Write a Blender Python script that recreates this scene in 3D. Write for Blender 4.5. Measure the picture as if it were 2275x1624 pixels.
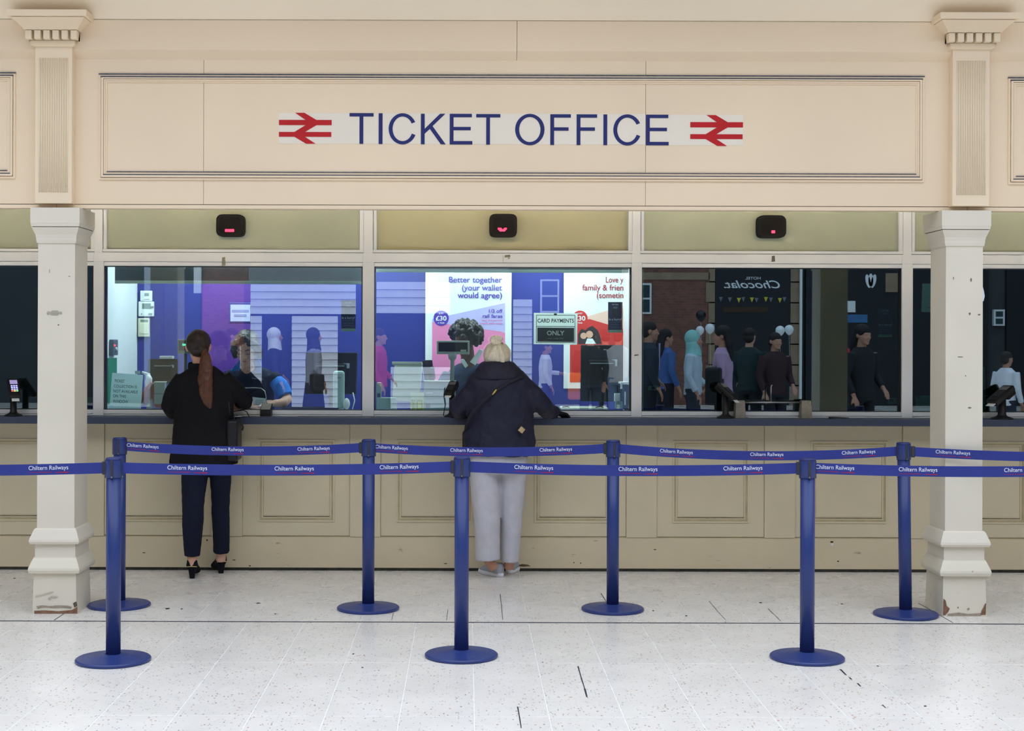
import bpy, bmesh, math, random
from mathutils import Vector, Matrix, Euler
random.seed(7)
R = math.radians

# ------------------------------------------------------------------ clear
for o in list(bpy.data.objects):
    bpy.data.objects.remove(o)
scene = bpy.context.scene
COL = scene.collection

# ------------------------------------------------------------------ camera
F, CX, CY, H, W_, H_ = 3160.0, 1037.0, 760.0, 1.58, 2275.0, 1624.0   # focal length in px, vanishing point, eye height
ROLL = 0.0031
cam_d = bpy.data.cameras.new('camera')
cam = bpy.data.objects.new('camera', cam_d); COL.objects.link(cam)
cam_d.sensor_fit = 'HORIZONTAL'; cam_d.sensor_width = 36.0
cam_d.lens = F / W_ * 36.0
cam_d.shift_x = (W_ / 2 - CX) / W_
cam_d.shift_y = -(H_ / 2 - CY) / W_
cam_d.clip_end = 200
cam.location = (0, 0, H)
cam.rotation_euler = (Matrix.Rotation(R(90), 3, 'X') @ Matrix.Rotation(ROLL, 3, 'Z')).to_euler()
scene.camera = cam

# ------------------------------------------------------------------ world: even daylight under a glazed station roof
world = bpy.data.worlds.new('world'); scene.world = world
world.use_nodes = True
bg = world.node_tree.nodes['Background']
bg.inputs[0].default_value = (0.865, 0.96, 1.115, 1); bg.inputs[1].default_value = 1.0

scene.view_settings.view_transform = 'Standard'
scene.view_settings.look = 'None'
scene.view_settings.gamma = 1.0
scene.view_settings.use_curve_mapping = False
scene.view_settings.exposure = 1.26

# ------------------------------------------------------------------ coordinate helpers (a distance d in metres is always given)
def PX(px, d): return (px - CX) * d / F
def PZ(py, d, px=1137): return H - ((py - CY) - ROLL * (px - CX)) * d / F
def P(px, py, d):
    dx, dy = px - CX, py - CY
    return Vector(((dx + ROLL * dy) * d / F, d, H - (dy - ROLL * dx) * d / F))

# ------------------------------------------------------------------ materials
def lin(c):
    c = c / 255.0
    return c / 12.92 if c <= 0.04045 else ((c + 0.055) / 1.055) ** 2.4
def rgb(t): return (lin(t[0]), lin(t[1]), lin(t[2]), 1)
MATS = {}
def mat(name, col, rough=0.6, spec=0.4, metal=0.0, var=0.06, scale=6.0, bump=0.0, bscale=60.0, emit=None, estr=0.0, coat=0.0, detail=4.0, sheen=0.0):
    """principled material whose colour is broken up by object-space noise"""
    if name in MATS: return MATS[name]
    m = bpy.data.materials.new(name); m.use_nodes = True
    nt = m.node_tree; b = nt.nodes['Principled BSDF']
    b.inputs['Roughness'].default_value = rough
    b.inputs['Specular IOR Level'].default_value = spec
    b.inputs['Metallic'].default_value = metal
    b.inputs['Coat Weight'].default_value = coat
    if sheen: b.inputs['Sheen Weight'].default_value = sheen
    c = rgb(col)
    geo = nt.nodes.new('ShaderNodeNewGeometry')
    nz = nt.nodes.new('ShaderNodeTexNoise'); nz.inputs['Scale'].default_value = scale; nz.inputs['Detail'].default_value = detail
    nt.links.new(geo.outputs['Position'], nz.inputs['Vector'])
    rp = nt.nodes.new('ShaderNodeValToRGB')
    rp.color_ramp.elements[0].position = 0.3; rp.color_ramp.elements[1].position = 0.7
    rp.color_ramp.elements[0].color = tuple(v * (1 - var) for v in c[:3]) + (1,)
    rp.color_ramp.elements[1].color = tuple(min(1, v * (1 + var)) for v in c[:3]) + (1,)
    nt.links.new(nz.outputs['Fac'], rp.inputs['Fac'])
    nt.links.new(rp.outputs['Color'], b.inputs['Base Color'])
    if bump:
        n2 = nt.nodes.new('ShaderNodeTexNoise'); n2.inputs['Scale'].default_value = bscale
        nt.links.new(geo.outputs['Position'], n2.inputs['Vector'])
        bp = nt.nodes.new('ShaderNodeBump'); bp.inputs['Strength'].default_value = bump; bp.inputs['Distance'].default_value = 0.01
        nt.links.new(n2.outputs['Fac'], bp.inputs['Height']); nt.links.new(bp.outputs['Normal'], b.inputs['Normal'])
    if emit:
        b.inputs['Emission Color'].default_value = rgb(emit); b.inputs['Emission Strength'].default_value = estr
    MATS[name] = m
    return m

def worn_paint(name, col, chip, amount=0.60, scale=22.0, rough=0.5, stretch=(1, 1, 1)):
    """old gloss paint with chips and scuffs of their own shape"""
    if name in MATS: return MATS[name]
    m = mat(name, col, rough=rough, var=0.035, scale=3.0, bump=0.05, bscale=25)
    nt = m.node_tree; b = nt.nodes['Principled BSDF']
    rp = [n for n in nt.nodes if n.type == 'VALTORGB'][0]
    geo = [n for n in nt.nodes if n.type == 'NEW_GEOMETRY'][0]
    mp = nt.nodes.new('ShaderNodeMapping'); mp.inputs['Scale'].default_value = stretch
    nt.links.new(geo.outputs['Position'], mp.inputs['Vector'])
    nz = nt.nodes.new('ShaderNodeTexNoise'); nz.inputs['Scale'].default_value = scale; nz.inputs['Detail'].default_value = 6
    nz.inputs['Roughness'].default_value = 0.65
    nt.links.new(mp.outputs['Vector'], nz.inputs['Vector'])
    r2 = nt.nodes.new('ShaderNodeValToRGB')
    r2.color_ramp.elements[0].position = amount; r2.color_ramp.elements[1].position = amount + 0.06
    r2.color_ramp.elements[0].color = (0, 0, 0, 1); r2.color_ramp.elements[1].color = (1, 1, 1, 1)
    nt.links.new(nz.outputs['Fac'], r2.inputs['Fac'])
    mx = nt.nodes.new('ShaderNodeMix'); mx.data_type = 'RGBA'
    mx.inputs['B'].default_value = rgb(chip)
    nt.links.new(r2.outputs['Color'], mx.inputs['Factor']); nt.links.new(rp.outputs['Color'], mx.inputs['A'])
    nt.links.new(mx.outputs['Result'], b.inputs['Base Color'])
    return m

def emission(name, col, strength):
    if name in MATS: return MATS[name]
    m = bpy.data.materials.new(name); m.use_nodes = True
    b = m.node_tree.nodes['Principled BSDF']
    b.inputs['Base Color'].default_value = rgb(col)
    b.inputs['Emission Color'].default_value = rgb(col); b.inputs['Emission Strength'].default_value = strength
    MATS[name] = m
    return m

def glass_mat(name, tint, refl, gcol=(0.93, 0.98, 1.0)):
    """flat security glass: tinted see-through plus a mirror-like surface reflection"""
    if name in MATS: return MATS[name]
    m = bpy.data.materials.new(name); m.use_nodes = True
    nt = m.node_tree; nt.nodes.clear()
    out = nt.nodes.new('ShaderNodeOutputMaterial')
    tr = nt.nodes.new('ShaderNodeBsdfTransparent'); tr.inputs['Color'].default_value = tuple(tint) + (1,)
    gl = nt.nodes.new('ShaderNodeBsdfGlossy'); gl.inputs['Roughness'].default_value = 0.0
    gl.inputs['Color'].default_value = tuple(gcol) + (1,)
    lw = nt.nodes.new('ShaderNodeFresnel'); lw.inputs['IOR'].default_value = 1.5
    ad = nt.nodes.new('ShaderNodeMath'); ad.operation = 'ADD'; ad.inputs[1].default_value = refl
    nt.links.new(lw.outputs[0], ad.inputs[0])
    mx = nt.nodes.new('ShaderNodeMixShader')
    nt.links.new(ad.outputs[0], mx.inputs['Fac']); nt.links.new(tr.outputs[0], mx.inputs[1]); nt.links.new(gl.outputs[0], mx.inputs[2])
    nt.links.new(mx.outputs[0], out.inputs['Surface'])
    MATS[name] = m
    return m

def translucent(m, fac, col):
    nt = m.node_tree; b = nt.nodes['Principled BSDF']; out = [n for n in nt.nodes if n.type == 'OUTPUT_MATERIAL'][0]
    t = nt.nodes.new('ShaderNodeBsdfTranslucent'); t.inputs['Color'].default_value = rgb(col)
    mx = nt.nodes.new('ShaderNodeMixShader'); mx.inputs['Fac'].default_value = fac
    nt.links.new(b.outputs[0], mx.inputs[1]); nt.links.new(t.outputs[0], mx.inputs[2]); nt.links.new(mx.outputs[0], out.inputs['Surface'])
    return m
CREAM = mat('cream_fascia_paint', (240, 217, 186), rough=0.55, var=0.03, scale=1.3)
CREAM2 = mat('cream_capital_paint', (240, 219, 188), rough=0.5, var=0.03, scale=2.0)
COLPAINT = worn_paint('white_column_paint', (226, 217, 199), (150, 138, 118), amount=0.80, scale=6.0)
PLINTHPAINT = worn_paint('chipped_plinth_paint', (226, 217, 197), (140, 116, 92), amount=0.655, scale=17.0)
PANELPAINT = worn_paint('old_cream_counter_paint', (214, 201, 169), (140, 122, 92), amount=0.76, scale=7.0, stretch=(1, 1, 1.4))
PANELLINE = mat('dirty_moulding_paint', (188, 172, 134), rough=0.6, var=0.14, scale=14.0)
SKIRT = worn_paint('scuffed_skirting_paint', (214, 199, 166), (120, 103, 78), amount=0.66, scale=5.0, stretch=(1, 1, 3.5))
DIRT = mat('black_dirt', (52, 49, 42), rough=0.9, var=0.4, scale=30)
GROOVE = mat('dark_moulding_line', (88, 88, 94), rough=0.9, var=0.3, scale=40)
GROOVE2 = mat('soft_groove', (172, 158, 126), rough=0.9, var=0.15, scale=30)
FRAME = mat('pale_grey_aluminium_paint', (238, 241, 242), rough=0.45, var=0.03, scale=3)
UPPER = mat('olive_cream_panel', (174, 181, 158), rough=0.55, var=0.06, scale=1.6)
UPPER2 = mat('yellowed_panel', (184, 182, 148), rough=0.55, var=0.07, scale=1.6)
COUNTER = mat('blue_grey_counter_laminate', (58, 66, 88), rough=0.45, var=0.10, scale=50)
BLUE = worn_paint('blue_post_paint', (42, 58, 116), (66, 80, 130), amount=0.70, scale=40.0, rough=0.35)
BLUEDARK = mat('blue_head_plastic', (30, 40, 100), rough=0.4, var=0.08, scale=20)
CLIP = mat('dark_grey_plastic', (50, 52, 62), rough=0.5, var=0.1, scale=40)
BELT = mat('blue_belt_webbing', (42, 54, 134), rough=0.7, var=0.08, scale=9, bump=0.1, bscale=400)
WHITEINK = mat('white_print', (226, 228, 240), rough=0.7, var=0.03)
REDINK = mat('red_print', (178, 30, 62), rough=0.7, var=0.05)
BLACK = mat('black_plastic', (24, 24, 26), rough=0.45, var=0.2, scale=20)
BLACKM = mat('black_housing_plastic', (30, 29, 28), rough=.7, var=.1, scale=20, spec=.2)
SIGNVINYL = mat('pale_vinyl_strip', (238, 226, 208), rough=0.5, var=0.02, scale=2)
NAVYINK = mat('navy_vinyl', (36, 44, 104), rough=0.45, var=0.05)
REDV = mat('red_vinyl', (190, 26, 32), rough=0.45, var=0.05)
GLASS = glass_mat('security_glass', (0.90, 0.98, 0.97), 0.13)
GLASSD = glass_mat('dark_side_glass', (0.62, 0.74, 0.74), 0.13, (0.78, 0.92, 1.0))
METAL = mat('brushed_steel', (170, 172, 174), rough=0.3, metal=0.9, var=0.06, scale=40)

# ------------------------------------------------------------------ mesh helpers
WL = {}
def wloc(o): return WL.get(o.name, Vector((0, 0, 0)))
def empty(name, loc):
    o = bpy.data.objects.new(name, None); COL.objects.link(o); o.location = loc
    o.empty_display_size = 0.1; WL[o.name] = Vector(loc)
    return o
def link_mesh(name, me, m, parent=None, origin=None, smooth=False):
    o = bpy.data.objects.new(name, me); COL.objects.link(o)
    if m is not None:
        me.materials.clear(); me.materials.append(m)
    if smooth:
        for p in me.polygons: p.use_smooth = True
    if origin is None: origin = wloc(parent) if parent else Vector((0, 0, 0))
    origin = Vector(origin)
    me.transform(Matrix.Translation(-origin))
    WL[o.name] = origin
    if parent:
        o.parent = parent; o.location = origin - wloc(parent)
    else:
        o.location = origin
    return o
def obj(name, bm, m, parent=None, origin=None, smooth=False, rc=True):
    if rc: bmesh.ops.recalc_face_normals(bm, faces=bm.faces)
    me = bpy.data.meshes.new(name); bm.to_mesh(me); bm.free()
    return link_mesh(name, me, m, parent, origin, smooth)
def tag(o, label, cat, group=None, kind=None):
    o['label'] = label; o['category'] = cat
    if group: o['group'] = group
    if kind: o['kind'] = kind
    return o
def struct(o, label=None):
    o['kind'] = 'structure'
    if label: o['label'] = label
    return o
def NB(): return bmesh.new()
def box(bm, x0, x1, y0, y1, z0, z1, bev=0.0, seg=2):
    mtx = Matrix.Translation(((x0 + x1) / 2, (y0 + y1) / 2, (z0 + z1) / 2)) @ Matrix.Diagonal((abs(x1 - x0), abs(y1 - y0), abs(z1 - z0), 1))
    r = bmesh.ops.create_cube(bm, size=1, matrix=mtx)
    if bev > 0:
        es = list({e for v in r['verts'] for e in v.link_edges})
        bmesh.ops.bevel(bm, geom=es, offset=bev, segments=seg, affect='EDGES', profile=0.5)
    return bm
def obox(bm, c, size, rot, bev=0.0, seg=2):
    """box of a size about centre c turned by an Euler"""
    mtx = Matrix.Translation(c) @ Euler(rot).to_matrix().to_4x4() @ Matrix.Diagonal((size[0], size[1], size[2], 1))
    r = bmesh.ops.create_cube(bm, size=1, matrix=mtx)
    if bev > 0:
        es = list({e for v in r['verts'] for e in v.link_edges})
        bmesh.ops.bevel(bm, geom=es, offset=bev, segments=seg, affect='EDGES', profile=0.5)
    return bm
def cyl(bm, c, r0, r1, h, seg=32):
    bmesh.ops.create_cone(bm, cap_ends=True, segments=seg, radius1=r0, radius2=r1, depth=h, matrix=Matrix.Translation((c[0], c[1], c[2] + h / 2)))
    return bm
def lathe(bm, c, prof, seg=40):
    """prof: (radius, z) from bottom to top"""
    rings = []
    for r, z in prof:
        if r < 1e-5: rings.append([bm.verts.new((c[0], c[1], c[2] + z))])
        else: rings.append([bm.verts.new((c[0] + r * math.cos(2 * math.pi * k / seg), c[1] + r * math.sin(2 * math.pi * k / seg), c[2] + z)) for k in range(seg)])
    for a, b in zip(rings[:-1], rings[1:]):
        for k in range(seg):
            l = (k + 1) % seg
            vs = [a[k % len(a)], a[l % len(a)], b[l % len(b)], b[k % len(b)]]
            u = []
            for v in vs:
                if v not in u: u.append(v)
            if len(u) >= 3: bm.faces.new(u)
    if len(rings[0]) > 1: bm.faces.new(rings[0][::-1])
    if len(rings[-1]) > 1: bm.faces.new(rings[-1])
    return bm
def poly(bm, pts, y0, y1):
    """outline in x,z given thickness along y (y0 faces the hall)"""
    f = [bm.verts.new((x, y0, z)) for x, z in pts]; b = [bm.verts.new((x, y1, z)) for x, z in pts]
    bm.faces.new(f); bm.faces.new(b[::-1])
    n = len(pts)
    for i in range(n):
        bm.faces.new((f[i], b[i], b[(i + 1) % n], f[(i + 1) % n]))
    return bm
def frustum(bm, cx, cy, z0, hx0, hy0, z1, hx1, hy1):
    a = [bm.verts.new((cx + sx * hx0, cy + sy * hy0, z0)) for sx, sy in ((-1, -1), (1, -1), (1, 1), (-1, 1))]
    b = [bm.verts.new((cx + sx * hx1, cy + sy * hy1, z1)) for sx, sy in ((-1, -1), (1, -1), (1, 1), (-1, 1))]
    bm.faces.new(a[::-1]); bm.faces.new(b)
    for i in range(4): bm.faces.new((a[i], a[(i + 1) % 4], b[(i + 1) % 4], b[i]))
    return bm
def tube(bm, pts, rad, seg=12, side=None):
    """closed tapering tube through points; a radius may be (across, deep) with `side` the across direction"""
    pts = [Vector(p) for p in pts]; n = len(pts)
    if not isinstance(rad, (list, tuple)): rad = [rad] * n
    prev = None; rings = []
    for i in range(n):
        t = (pts[min(i + 1, n - 1)] - pts[max(i - 1, 0)])
        t = t.normalized() if t.length > 1e-9 else Vector((0, 0, 1))
        ref = Vector(side) if side else (prev if prev else (Vector((1, 0, 0)) if abs(t.x) < 0.8 else Vector((0, 0, 1))))
        a = (ref - t * ref.dot(t)).normalized(); b = t.cross(a); prev = a
        r = rad[i]; ra, rb = (r if isinstance(r, (list, tuple)) else (r, r))
        rings.append([bm.verts.new(pts[i] + a * ra * math.cos(2 * math.pi * k / seg) + b * rb * math.sin(2 * math.pi * k / seg)) for k in range(seg)])
    for a, b in zip(rings[:-1], rings[1:]):
        for k in range(seg): bm.faces.new((a[k], a[(k + 1) % seg], b[(k + 1) % seg], b[k]))
    bm.faces.new(rings[0][::-1]); bm.faces.new(rings[-1])
    return bm
def ell(bm, c, r, rot=(0, 0, 0), u=20, v=14):
    mtx = Matrix.Translation(c) @ Euler(rot).to_matrix().to_4x4() @ Matrix.Diagonal((r[0], r[1], r[2], 1))
    bmesh.ops.create_uvsphere(bm, u_segments=u, v_segments=v, radius=1, matrix=mtx)
    return bm
def loft(bm, rings, seg=24, pw=2.0):
    """stack of (z, cx, cy, rx, ry) super-ellipse rings"""
    vs = []
    for z, cx, cy, rx, ry in rings:
        row = []
        for k in range(seg):
            a = 2 * math.pi * k / seg; c, s = math.cos(a), math.sin(a)
            row.append(bm.verts.new((cx + rx * math.copysign(abs(c) ** (2 / pw), c), cy + ry * math.copysign(abs(s) ** (2 / pw), s), z)))
        vs.append(row)
    for a, b in zip(vs[:-1], vs[1:]):
        for k in range(seg): bm.faces.new((a[k], a[(k + 1) % seg], b[(k + 1) % seg], b[k]))
    bm.faces.new(vs[0][::-1]); bm.faces.new(vs[-1])
    return bm
def fuse(name, bm, m, parent, voxel=0.008, it=4, wrinkle=0.0, wscale=0.1, origin=None):
    """melt overlapping volumes into one continuous smooth surface"""
    bmesh.ops.recalc_face_normals(bm, faces=bm.faces)
    me = bpy.data.meshes.new('tmp'); bm.to_mesh(me); bm.free()
    t = bpy.data.objects.new('tmp', me); COL.objects.link(t)
    rm = t.modifiers.new('r', 'REMESH'); rm.mode = 'VOXEL'; rm.voxel_size = voxel
    if it:
        sm = t.modifiers.new('s', 'SMOOTH'); sm.factor = 0.5; sm.iterations = it
    if wrinkle:
        tx = bpy.data.textures.new('w', 'CLOUDS'); tx.noise_scale = wscale; tx.noise_depth = 2
        dp = t.modifiers.new('d', 'DISPLACE'); dp.texture = tx; dp.strength = wrinkle; dp.mid_level = 0.5; dp.texture_coords = 'GLOBAL'
    dg = bpy.context.evaluated_depsgraph_get()
    out = bpy.data.meshes.new_from_object(t.evaluated_get(dg))
    bpy.data.objects.remove(t); bpy.data.meshes.remove(me)
    out.name = name
    return link_mesh(name, out, m, parent, origin, smooth=True)
TXT = {}
def text_mesh(s, bold=0.0, shear=0.0):
    """lettering as a flat mesh; height of a capital = 1, left edge at x=0, baseline z=0, facing -y"""
    k = (s, bold, shear)
    if k not in TXT:
        cu = bpy.data.curves.new('t', 'FONT'); cu.body = s; cu.size = 1.0; cu.offset = bold; cu.shear = shear; cu.resolution_u = 4
        t = bpy.data.objects.new('t', cu); COL.objects.link(t)
        dg = bpy.context.evaluated_depsgraph_get()
        me = bpy.data.meshes.new_from_object(t.evaluated_get(dg))
        bpy.data.objects.remove(t)
        me.transform(Matrix.Rotation(R(90), 4, 'X'))
        xs = [v.co.x for v in me.vertices] or [0]
        me.transform(Matrix.Translation((-min(xs), 0, 0)))
        me.transform(Matrix.Scale(1 / 0.7, 4))
        TXT[k] = (me, (max(xs) - min(xs)) / 0.7)
    return TXT[k]
def text(name, s, m, parent, x, y, z, h, align='L', width=None, bold=0.0, rot=None, shear=0.0):
    me, w = text_mesh(s, bold, shear)
    me = me.copy()
    sx = h if width is None else width / w
    tw = w * sx
    me.transform(Matrix.Diagonal((sx, 1, h, 1)))
    off = {'L': 0, 'C': -tw / 2, 'R': -tw}[align]
    me.transform(Matrix.Translation((off, 0, 0)))
    if rot is not None: me.transform(Euler(rot).to_matrix().to_4x4())
    me.transform(Matrix.Translation((x, y, z)))
    return link_mesh(name, me, m, parent)

# ================================================================== FLOOR
def terrazzo(name, seams=False):
    m = bpy.data.materials.new(name); m.use_nodes = True
    nt = m.node_tree; b = nt.nodes['Principled BSDF']
    L = nt.links.new
    geo = nt.nodes.new('ShaderNodeNewGeometry')
    def vor(scale, rnd, lo, hi, st=(1, 1, 1)):
        mp = nt.nodes.new('ShaderNodeMapping'); mp.inputs['Scale'].default_value = st
        L(geo.outputs['Position'], mp.inputs['Vector'])
        v = nt.nodes.new('ShaderNodeTexVoronoi'); v.inputs['Scale'].default_value = scale
        L(mp.outputs['Vector'], v.inputs['Vector'])
        r = nt.nodes.new('ShaderNodeMath'); r.operation = 'LESS_THAN'; r.inputs[1].default_value = lo
        L(v.outputs['Distance'], r.inputs[0])
        sp = nt.nodes.new('ShaderNodeSeparateColor'); L(v.outputs['Color'], sp.inputs[0])
        g = nt.nodes.new('ShaderNodeMath'); g.operation = 'GREATER_THAN'; g.inputs[1].default_value = hi
        L(sp.outputs[0], g.inputs[0])
        k = nt.nodes.new('ShaderNodeMath'); k.operation = 'MULTIPLY'; L(r.outputs[0], k.inputs[0]); L(g.outputs[0], k.inputs[1])
        return k.outputs[0], v
    base = nt.nodes.new('ShaderNodeTexNoise'); base.inputs['Scale'].default_value = 3.0; base.inputs['Detail'].default_value = 6
    L(geo.outputs['Position'], base.inputs['Vector'])
    r0 = nt.nodes.new('ShaderNodeValToRGB')
    r0.color_ramp.elements[0].position = 0.3; r0.color_ramp.elements[1].position = 0.7
    r0.color_ramp.elements[0].color = rgb((222, 216, 208)); r0.color_ramp.elements[1].color = rgb((232, 226, 218))
    L(base.outputs['Fac'], r0.inputs['Fac'])
    cur = r0.outputs['Color']
    for (scale, lo, hi, col, st) in ((90, 0.30, 0.55, (232, 229, 224), (1, 1, 1)), (70, 0.26, 0.72, (178, 168, 160), (1, .7, 1)), (55, 0.20, 0.80, (128, 120, 114), (1, .6, 1)), (45, 0.22, 0.90, (196, 150, 128), (1, .7, 1))):
        f, v = vor(scale, 1, lo, hi, st)
        mx = nt.nodes.new('ShaderNodeMix'); mx.data_type = 'RGBA'; mx.inputs['B'].default_value = rgb(col)
        L(f, mx.inputs['Factor']); L(cur, mx.inputs['A']); cur = mx.outputs['Result']
    if seams:
        sx = nt.nodes.new('ShaderNodeSeparateXYZ'); L(geo.outputs['Position'], sx.inputs[0])
        a = nt.nodes.new('ShaderNodeMath'); a.operation = 'PINGPONG'; a.inputs[1].default_value = 0.158
        L(sx.outputs['X'], a.inputs[0])
        l = nt.nodes.new('ShaderNodeMath'); l.operation = 'LESS_THAN'; l.inputs[1].default_value = 0.002; L(a.outputs[0], l.inputs[0])
        mx = nt.nodes.new('ShaderNodeMix'); mx.data_type = 'RGBA'; mx.inputs['B'].default_value = rgb((232, 230, 226))
        L(l.outputs[0], mx.inputs['Factor']); L(cur, mx.inputs['A']); cur = mx.outputs['Result']
    L(cur, b.inputs['Base Color'])
    n2 = nt.nodes.new('ShaderNodeTexNoise'); n2.inputs['Scale'].default_value = 5; L(geo.outputs['Position'], n2.inputs['Vector'])
    mr = nt.nodes.new('ShaderNodeMapRange'); mr.inputs['To Min'].default_value = 0.22; mr.inputs['To Max'].default_value = 0.34
    L(n2.outputs['Fac'], mr.inputs['Value']); L(mr.outputs['Result'], b.inputs['Roughness'])
    b.inputs['Specular IOR Level'].default_value = 0.45
    return m
TERR = terrazzo('terrazzo_tile'); TERR2 = terrazzo('terrazzo_floor', True)
GROUT = mat('pale_grout', (228, 228, 226), rough=0.8, var=0.05, scale=20)
JOINT = mat('dark_joint_strip', (44, 48, 60), rough=0.7, var=0.3, scale=25)

XL, XR = -4.2, 5.0
YB = 9.83        # face of the counter wall
YJ = 8.02        # dark joint across the floor
bm = NB()
box(bm, -16, 18, -14.2, 5.0, -0.08, 0.0)
box(bm, -16, XL, 5.0, 11.2, -0.08, 0.0); box(bm, XR, 18, 5.0, 11.2, -0.08, 0.0)
box(bm, XL, XR, YB, 11.2, -0.08, 0.0)
floor = struct(obj('floor', bm, TERR2), 'pale speckled terrazzo floor of the station hall')
bm = NB(); box(bm, XL, XR, 5.0, YB, -0.08, -0.0022)
obj('grout_bed', bm, GROUT, floor)
TP = 0.316
def tile_mesh(w, l):
    b = NB(); box(b, -w / 2, w / 2, -l / 2, l / 2, -0.018, 0, bev=0.0012, seg=1)
    me = bpy.data.meshes.new('tile'); b.to_mesh(me); b.free(); me.materials.append(TERR); return me
near_rows = [(5.0 + k * 1.0033, 5.0 + (k + 1) * 1.0033) for k in range(3)]
far_rows = [(YJ + 0.012, 8.62), (8.62, 9.23), (9.23, YB)]
off = PX(985.5, 3160 * 1.58 / 864)
x0 = -0.279 - 0.316 * 13          # a joint lies at x = -0.279 - n pitch
nx = 30
for rows, gap in ((near_rows, 0.0042), (far_rows, 0.0026)):
    for (a, b_) in rows:
        me = tile_mesh(TP - gap, b_ - a - 0.0016)
        for i in range(nx):
            cx = x0 + (i + 0.5) * TP
            if cx - TP / 2 < XL - 0.01 or cx + TP / 2 > XR + 0.01: continue
            o = bpy.data.objects.new('tile', me); COL.objects.link(o); o.parent = floor
            o.location = (cx, (a + b_) / 2, random.uniform(-0.0004, 0.0))
bm = NB(); box(bm, XL, XR, YJ - 0.004, YJ + 0.010, -0.01, 0.0003)
obj('joint_strip', bm, JOINT, floor)
# dark broken stretches of joint, pieces of grit trodden in
def streak(pts, w):
    b = NB()
    pts = [P(px, py, F * H / (py - CY - ROLL * (px - CX))) for px, py in pts]
    for i, (p, q) in enumerate(zip(pts[:-1], pts[1:])):
        d = (q - p); n = Vector((-d.y, d.x, 0)).normalized() * w * (0.5 + 0.5 * random.random())
        vs = [b.verts.new((v.x, v.y, 0.0006)) for v in (p - n, p + n, q + n * .7, q - n * .7)]
        b.faces.new(vs)
    obj('open_joint', b, JOINT, floor)
streak([(1284, 1480), (1291, 1505), (1299, 1530), (1304, 1549)], 0.005)
streak([(1150, 1570), (1154, 1592), (1158, 1618)], 0.003)
streak([(1867, 1487), (1880, 1500)], 0.006); streak([(1887, 1505), (1892, 1510)], 0.005); streak([(1905, 1518), (1912, 1525)], 0.005); streak([(1960, 1566), (1968, 1573)], 0.005)
streak([(1111, 1320), (1114, 1345), (1117, 1377)], 0.003); streak([(995, 1355), (992, 1378)], 0.003); streak([(874, 1362), (870, 1378)], 0.003)
streak([(1575, 1335), (1596, 1360), (1613, 1378)], 0.003); streak([(2040, 1340), (2080, 1362), (2118, 1384)], 0.003); streak([(1706, 1352), (1735, 1380)], 0.003); streak([(1335, 1318), (1347, 1337)], 0.003)
streak([(120, 1378), (150, 1358)], 0.003)
for (px, py, r) in ((574, 1340, .012), (1690, 1339, .009), (1871, 1342, .008), (1451, 1357, .008), (1525, 1368, .008), (1516, 1283, .010), (372, 1352, .014), (403, 1353, .008), (785, 1453, .007), (805, 1483, .006), (32, 1285, .010), (612, 1364, .007), (1950, 1480, .007), (2055, 1569, .007)):
    d = F * H / (py - CY - ROLL * (px - CX)); c = P(px, py, d)
    b = NB(); n = 7
    vs = [b.verts.new((c.x + r * random.uniform(.6, 1.3) * math.cos(k * 6.283 / n), c.y + 1.6 * r * random.uniform(.6, 1.3) * math.sin(k * 6.283 / n), 0.0006)) for k in range(n)]
    t = b.verts.new((c.x, c.y, 0.004))
    for k in range(n): b.faces.new((vs[k], vs[(k + 1) % n], t))
    obj('trodden_grit', b, JOINT if px != 1516 else GROUT, floor)

# ================================================================== FASCIA
YF = 8.29
def fx(px): return PX(px, YF)
def fz(py): return PZ(py, YF)
XA, XB = -6.5, 7.5
bm = NB(); box(bm, XA, XB, YF + 0.012, YF + 0.07, fz(466), 3.44)
fascia = struct(obj('wall_fascia', bm, CREAM), 'cream panelled fascia above the ticket windows')
g = 0.0012
for a, b_ in ((XA, fx(125)), (fx(125), fx(451)), (fx(451), fx(1433)), (fx(1433), fx(2147)), (fx(2147), XB)):
    bm = NB(); box(bm, a + g, b_ - g, YF, YF + 0.012, fz(456), fz(112))
    obj('fascia_board', bm, CREAM, fascia)
# lower lip with the open joint over it
for a, b_ in ((XA, fx(125)), (fx(125), fx(2147)), (fx(2147), XB)):
    bm = NB(); box(bm, a + g, b_ - g, YF - 0.006, YF + 0.012, fz(466), fz(457.6), bev=0.002)
    obj('lower_lip', bm, CREAM, fascia)
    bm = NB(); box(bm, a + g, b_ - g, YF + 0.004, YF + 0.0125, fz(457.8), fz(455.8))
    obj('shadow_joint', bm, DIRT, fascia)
# frieze: sloped bed moulding below, flat band above, in two lengths
for a, b_ in ((XA, fx(1146)), (fx(1146), XB)):
    bm = NB()
    pr = [(YF, fz(135)), (YF - 0.045, fz(119)), (YF - 0.05, fz(117)), (YF - 0.05, fz(50)), (YF + 0.012, fz(50)), (YF + 0.012, fz(135))]
    va = [bm.verts.new((a + g, y, z)) for y, z in pr]; vb = [bm.verts.new((b_ - g, y, z)) for y, z in pr]
    bm.faces.new(va); bm.faces.new(vb[::-1])
    for i in range(6): bm.faces.new((va[i], va[(i + 1) % 6], vb[(i + 1) % 6], vb[i]))
    obj('frieze_board', bm, CREAM, fascia)
def ring_frame(bm, x0, x1, z0, z1, i0, i1, ya, yb):
    """four mitred bars of a rectangular frame between insets i0 and i1"""
    o = [(x0 + i0, z0 + i0), (x1 - i0, z0 + i0), (x1 - i0, z1 - i0), (x0 + i0, z1 - i0)]
    n = [(x0 + i1, z0 + i1), (x1 - i1, z0 + i1), (x1 - i1, z1 - i1), (x0 + i1, z1 - i1)]
    for k in range(4):
        l = (k + 1) % 4
        poly(bm, [o[k], o[l], n[l], n[k]], ya, yb)
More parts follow.
